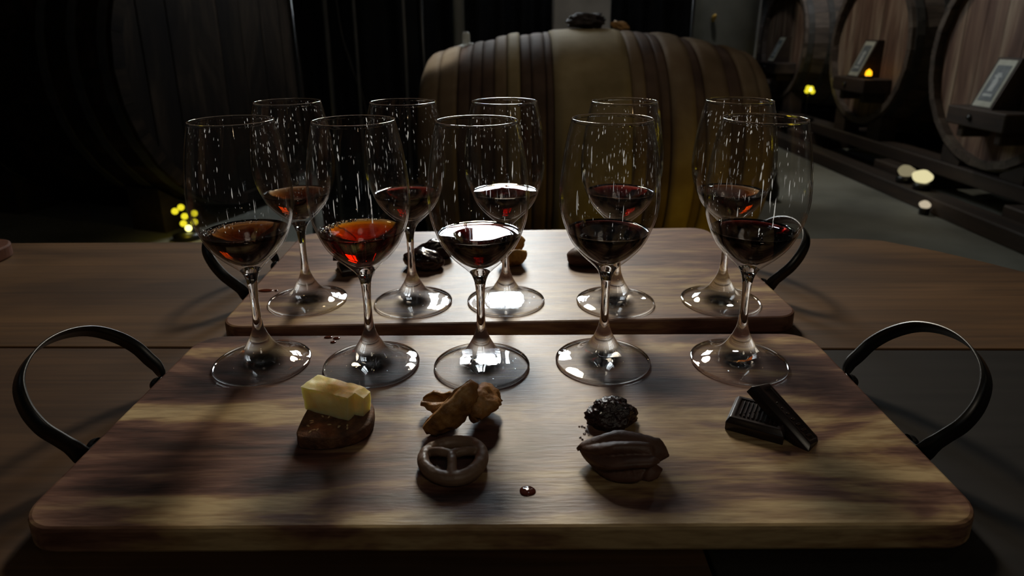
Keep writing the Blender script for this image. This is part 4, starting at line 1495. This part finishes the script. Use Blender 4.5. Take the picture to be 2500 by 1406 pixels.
m1 = Matrix.Translation((0.1592, 0.3672, 0.0002)) @ Matrix.Rotation(math.radians(-29.5), 4, 'Z')
chocolate('chocolate_piece', 'ribbed dark chocolate square lying flat under the tilted chocolate piece', 0.0350, 0.0325, 0.0090, m1, (1, -1))
T_ = Vector((0.1570, 0.3735, 0.0265))
B_ = Vector((0.1815, 0.3375, 0.0030))
u_ = (B_ - T_).normalized()
v_ = Vector((0.0128, 0.0110, 0.0030))
v_ = (v_ - u_ * v_.dot(u_)).normalized()
w0 = Vector((0.42, 0.75, -0.51))
w0 = (w0 - u_ * w0.dot(u_)).normalized()
v_ = (v_ * 0.45 + w0 * 0.55).normalized()
n_ = u_.cross(v_).normalized()
LX, LY, TH = (B_ - T_).length, 0.0215, 0.0085
ctr = (T_ + B_) / 2 + v_ * LY / 2 - n_ * TH
m2 = Matrix(((u_.x, v_.x, n_.x, ctr.x), (u_.y, v_.y, n_.y, ctr.y), (u_.z, v_.z, n_.z, ctr.z), (0, 0, 0, 1)))
chocolate('chocolate_piece', 'long dark chocolate piece propped on edge against the flat chocolate square', LX, LY, TH, m2, (1,))


# wine drops on the boards
def drop(x, y, rx, ry, label):
    me_ = blob_mesh('wine_drop', (rx, ry, 0.0009), 0.12, 1.2, x * 90, 3, -0.0001)
    o_ = link('wine_drop', me_, None, M['drop'], (x, y, 0.00005))
    tag(o_, label, 'wine drop', 'wine drops on the boards')


drop(0.0080, 0.3040, 0.0047, 0.0042, 'round brown wine drop near the front edge, between the pretzel and the ganache')
drop(-0.1545, 0.4955, 0.0036, 0.0022, 'largest of three wine drops by the second front glass')
drop(-0.1470, 0.4935, 0.0030, 0.0021, 'right one of the three wine drops by the second front glass')
drop(-0.1480, 0.4865, 0.0024, 0.0018, 'nearest of the three wine drops by the second front glass')
drop(-0.2440, 0.5990, 0.0075, 0.0040, 'smeared red wine spot on the far board, left of its leftmost glass')
drop(-0.2335, 0.5985, 0.0018, 0.0014, 'tiny wine spot beside the smeared red one on the far board')

# ------------------------------------------------------------------ snacks on the far board
o = link('date', blob_mesh('date', (0.0225, 0.0150, 0.0120), 0.25, 1.4, 2.2, 4, -0.007, None, 0.18, 3.1), None, M['date'], (-0.0960, 0.6660, 0.0002), (0, 0, -0.5))
tag(o, 'shiny black wrinkled date behind the second glass on the far board', 'date', 'dates on the far board')
o = link('date', blob_mesh('date', (0.0190, 0.0125, 0.0130), 0.25, 1.3, 12.2, 4, -0.007, None, 0.2, 2.6), None, M['date'], (-0.0860, 0.6930, 0.0002), (0, 0, 0.1))
tag(o, 'brownish black date behind the shinier date on the far board', 'date', 'dates on the far board')
f4 = link('dried_fig', folded_fig_mesh('dried_fig', 0.032, 0.0125, 0.0120, 0.6, 3.3, 0.45), None, M['fig_pale'])
tag(f4, 'golden cupped dried fig behind the middle far glass', 'dried fig', 'dried figs')
place(f4, (0.0000, 0.6680, 0.0118), (math.radians(-24), 0, math.radians(12)))
f5 = link('dried_fig', folded_fig_mesh('dried_fig', 0.027, 0.0085, 0.0100, 0.6, 7.9, 0.3), None, M['fig_pale'])
tag(f5, 'amber folded dried fig standing behind the golden cupped one', 'dried fig', 'dried figs')
place(f5, (0.0020, 0.6950, 0.0145), (math.radians(-10), math.radians(-50), math.radians(8)))
o = link('chocolate_truffle', blob_mesh('chocolate_truffle', (0.026, 0.020, 0.013), 0.12, 1.6, 7.7, 4, -0.007), None, M['ganache'], (0.0860, 0.6750, 0.0002))
tag(o, 'flat round dark truffle half hidden behind the fourth front glass', 'chocolate')
m3 = Matrix.Translation((-0.1680, 0.6560, 0.0002)) @ Matrix.Rotation(math.radians(24), 4, 'Z')
chocolate('chocolate_piece', 'dark chocolate square lying on the far board left of the dates', 0.034, 0.032, 0.0085, m3, (1, -1))
m4 = Matrix.Translation((-0.1740, 0.6590, 0.0100)) @ Matrix.Rotation(math.radians(80), 4, 'Z') @ Matrix.Rotation(math.radians(16), 4, 'Y')
chocolate('chocolate_piece', 'dark chocolate piece resting across another square on the far board', 0.034, 0.024, 0.0085, m4, (1, -1))
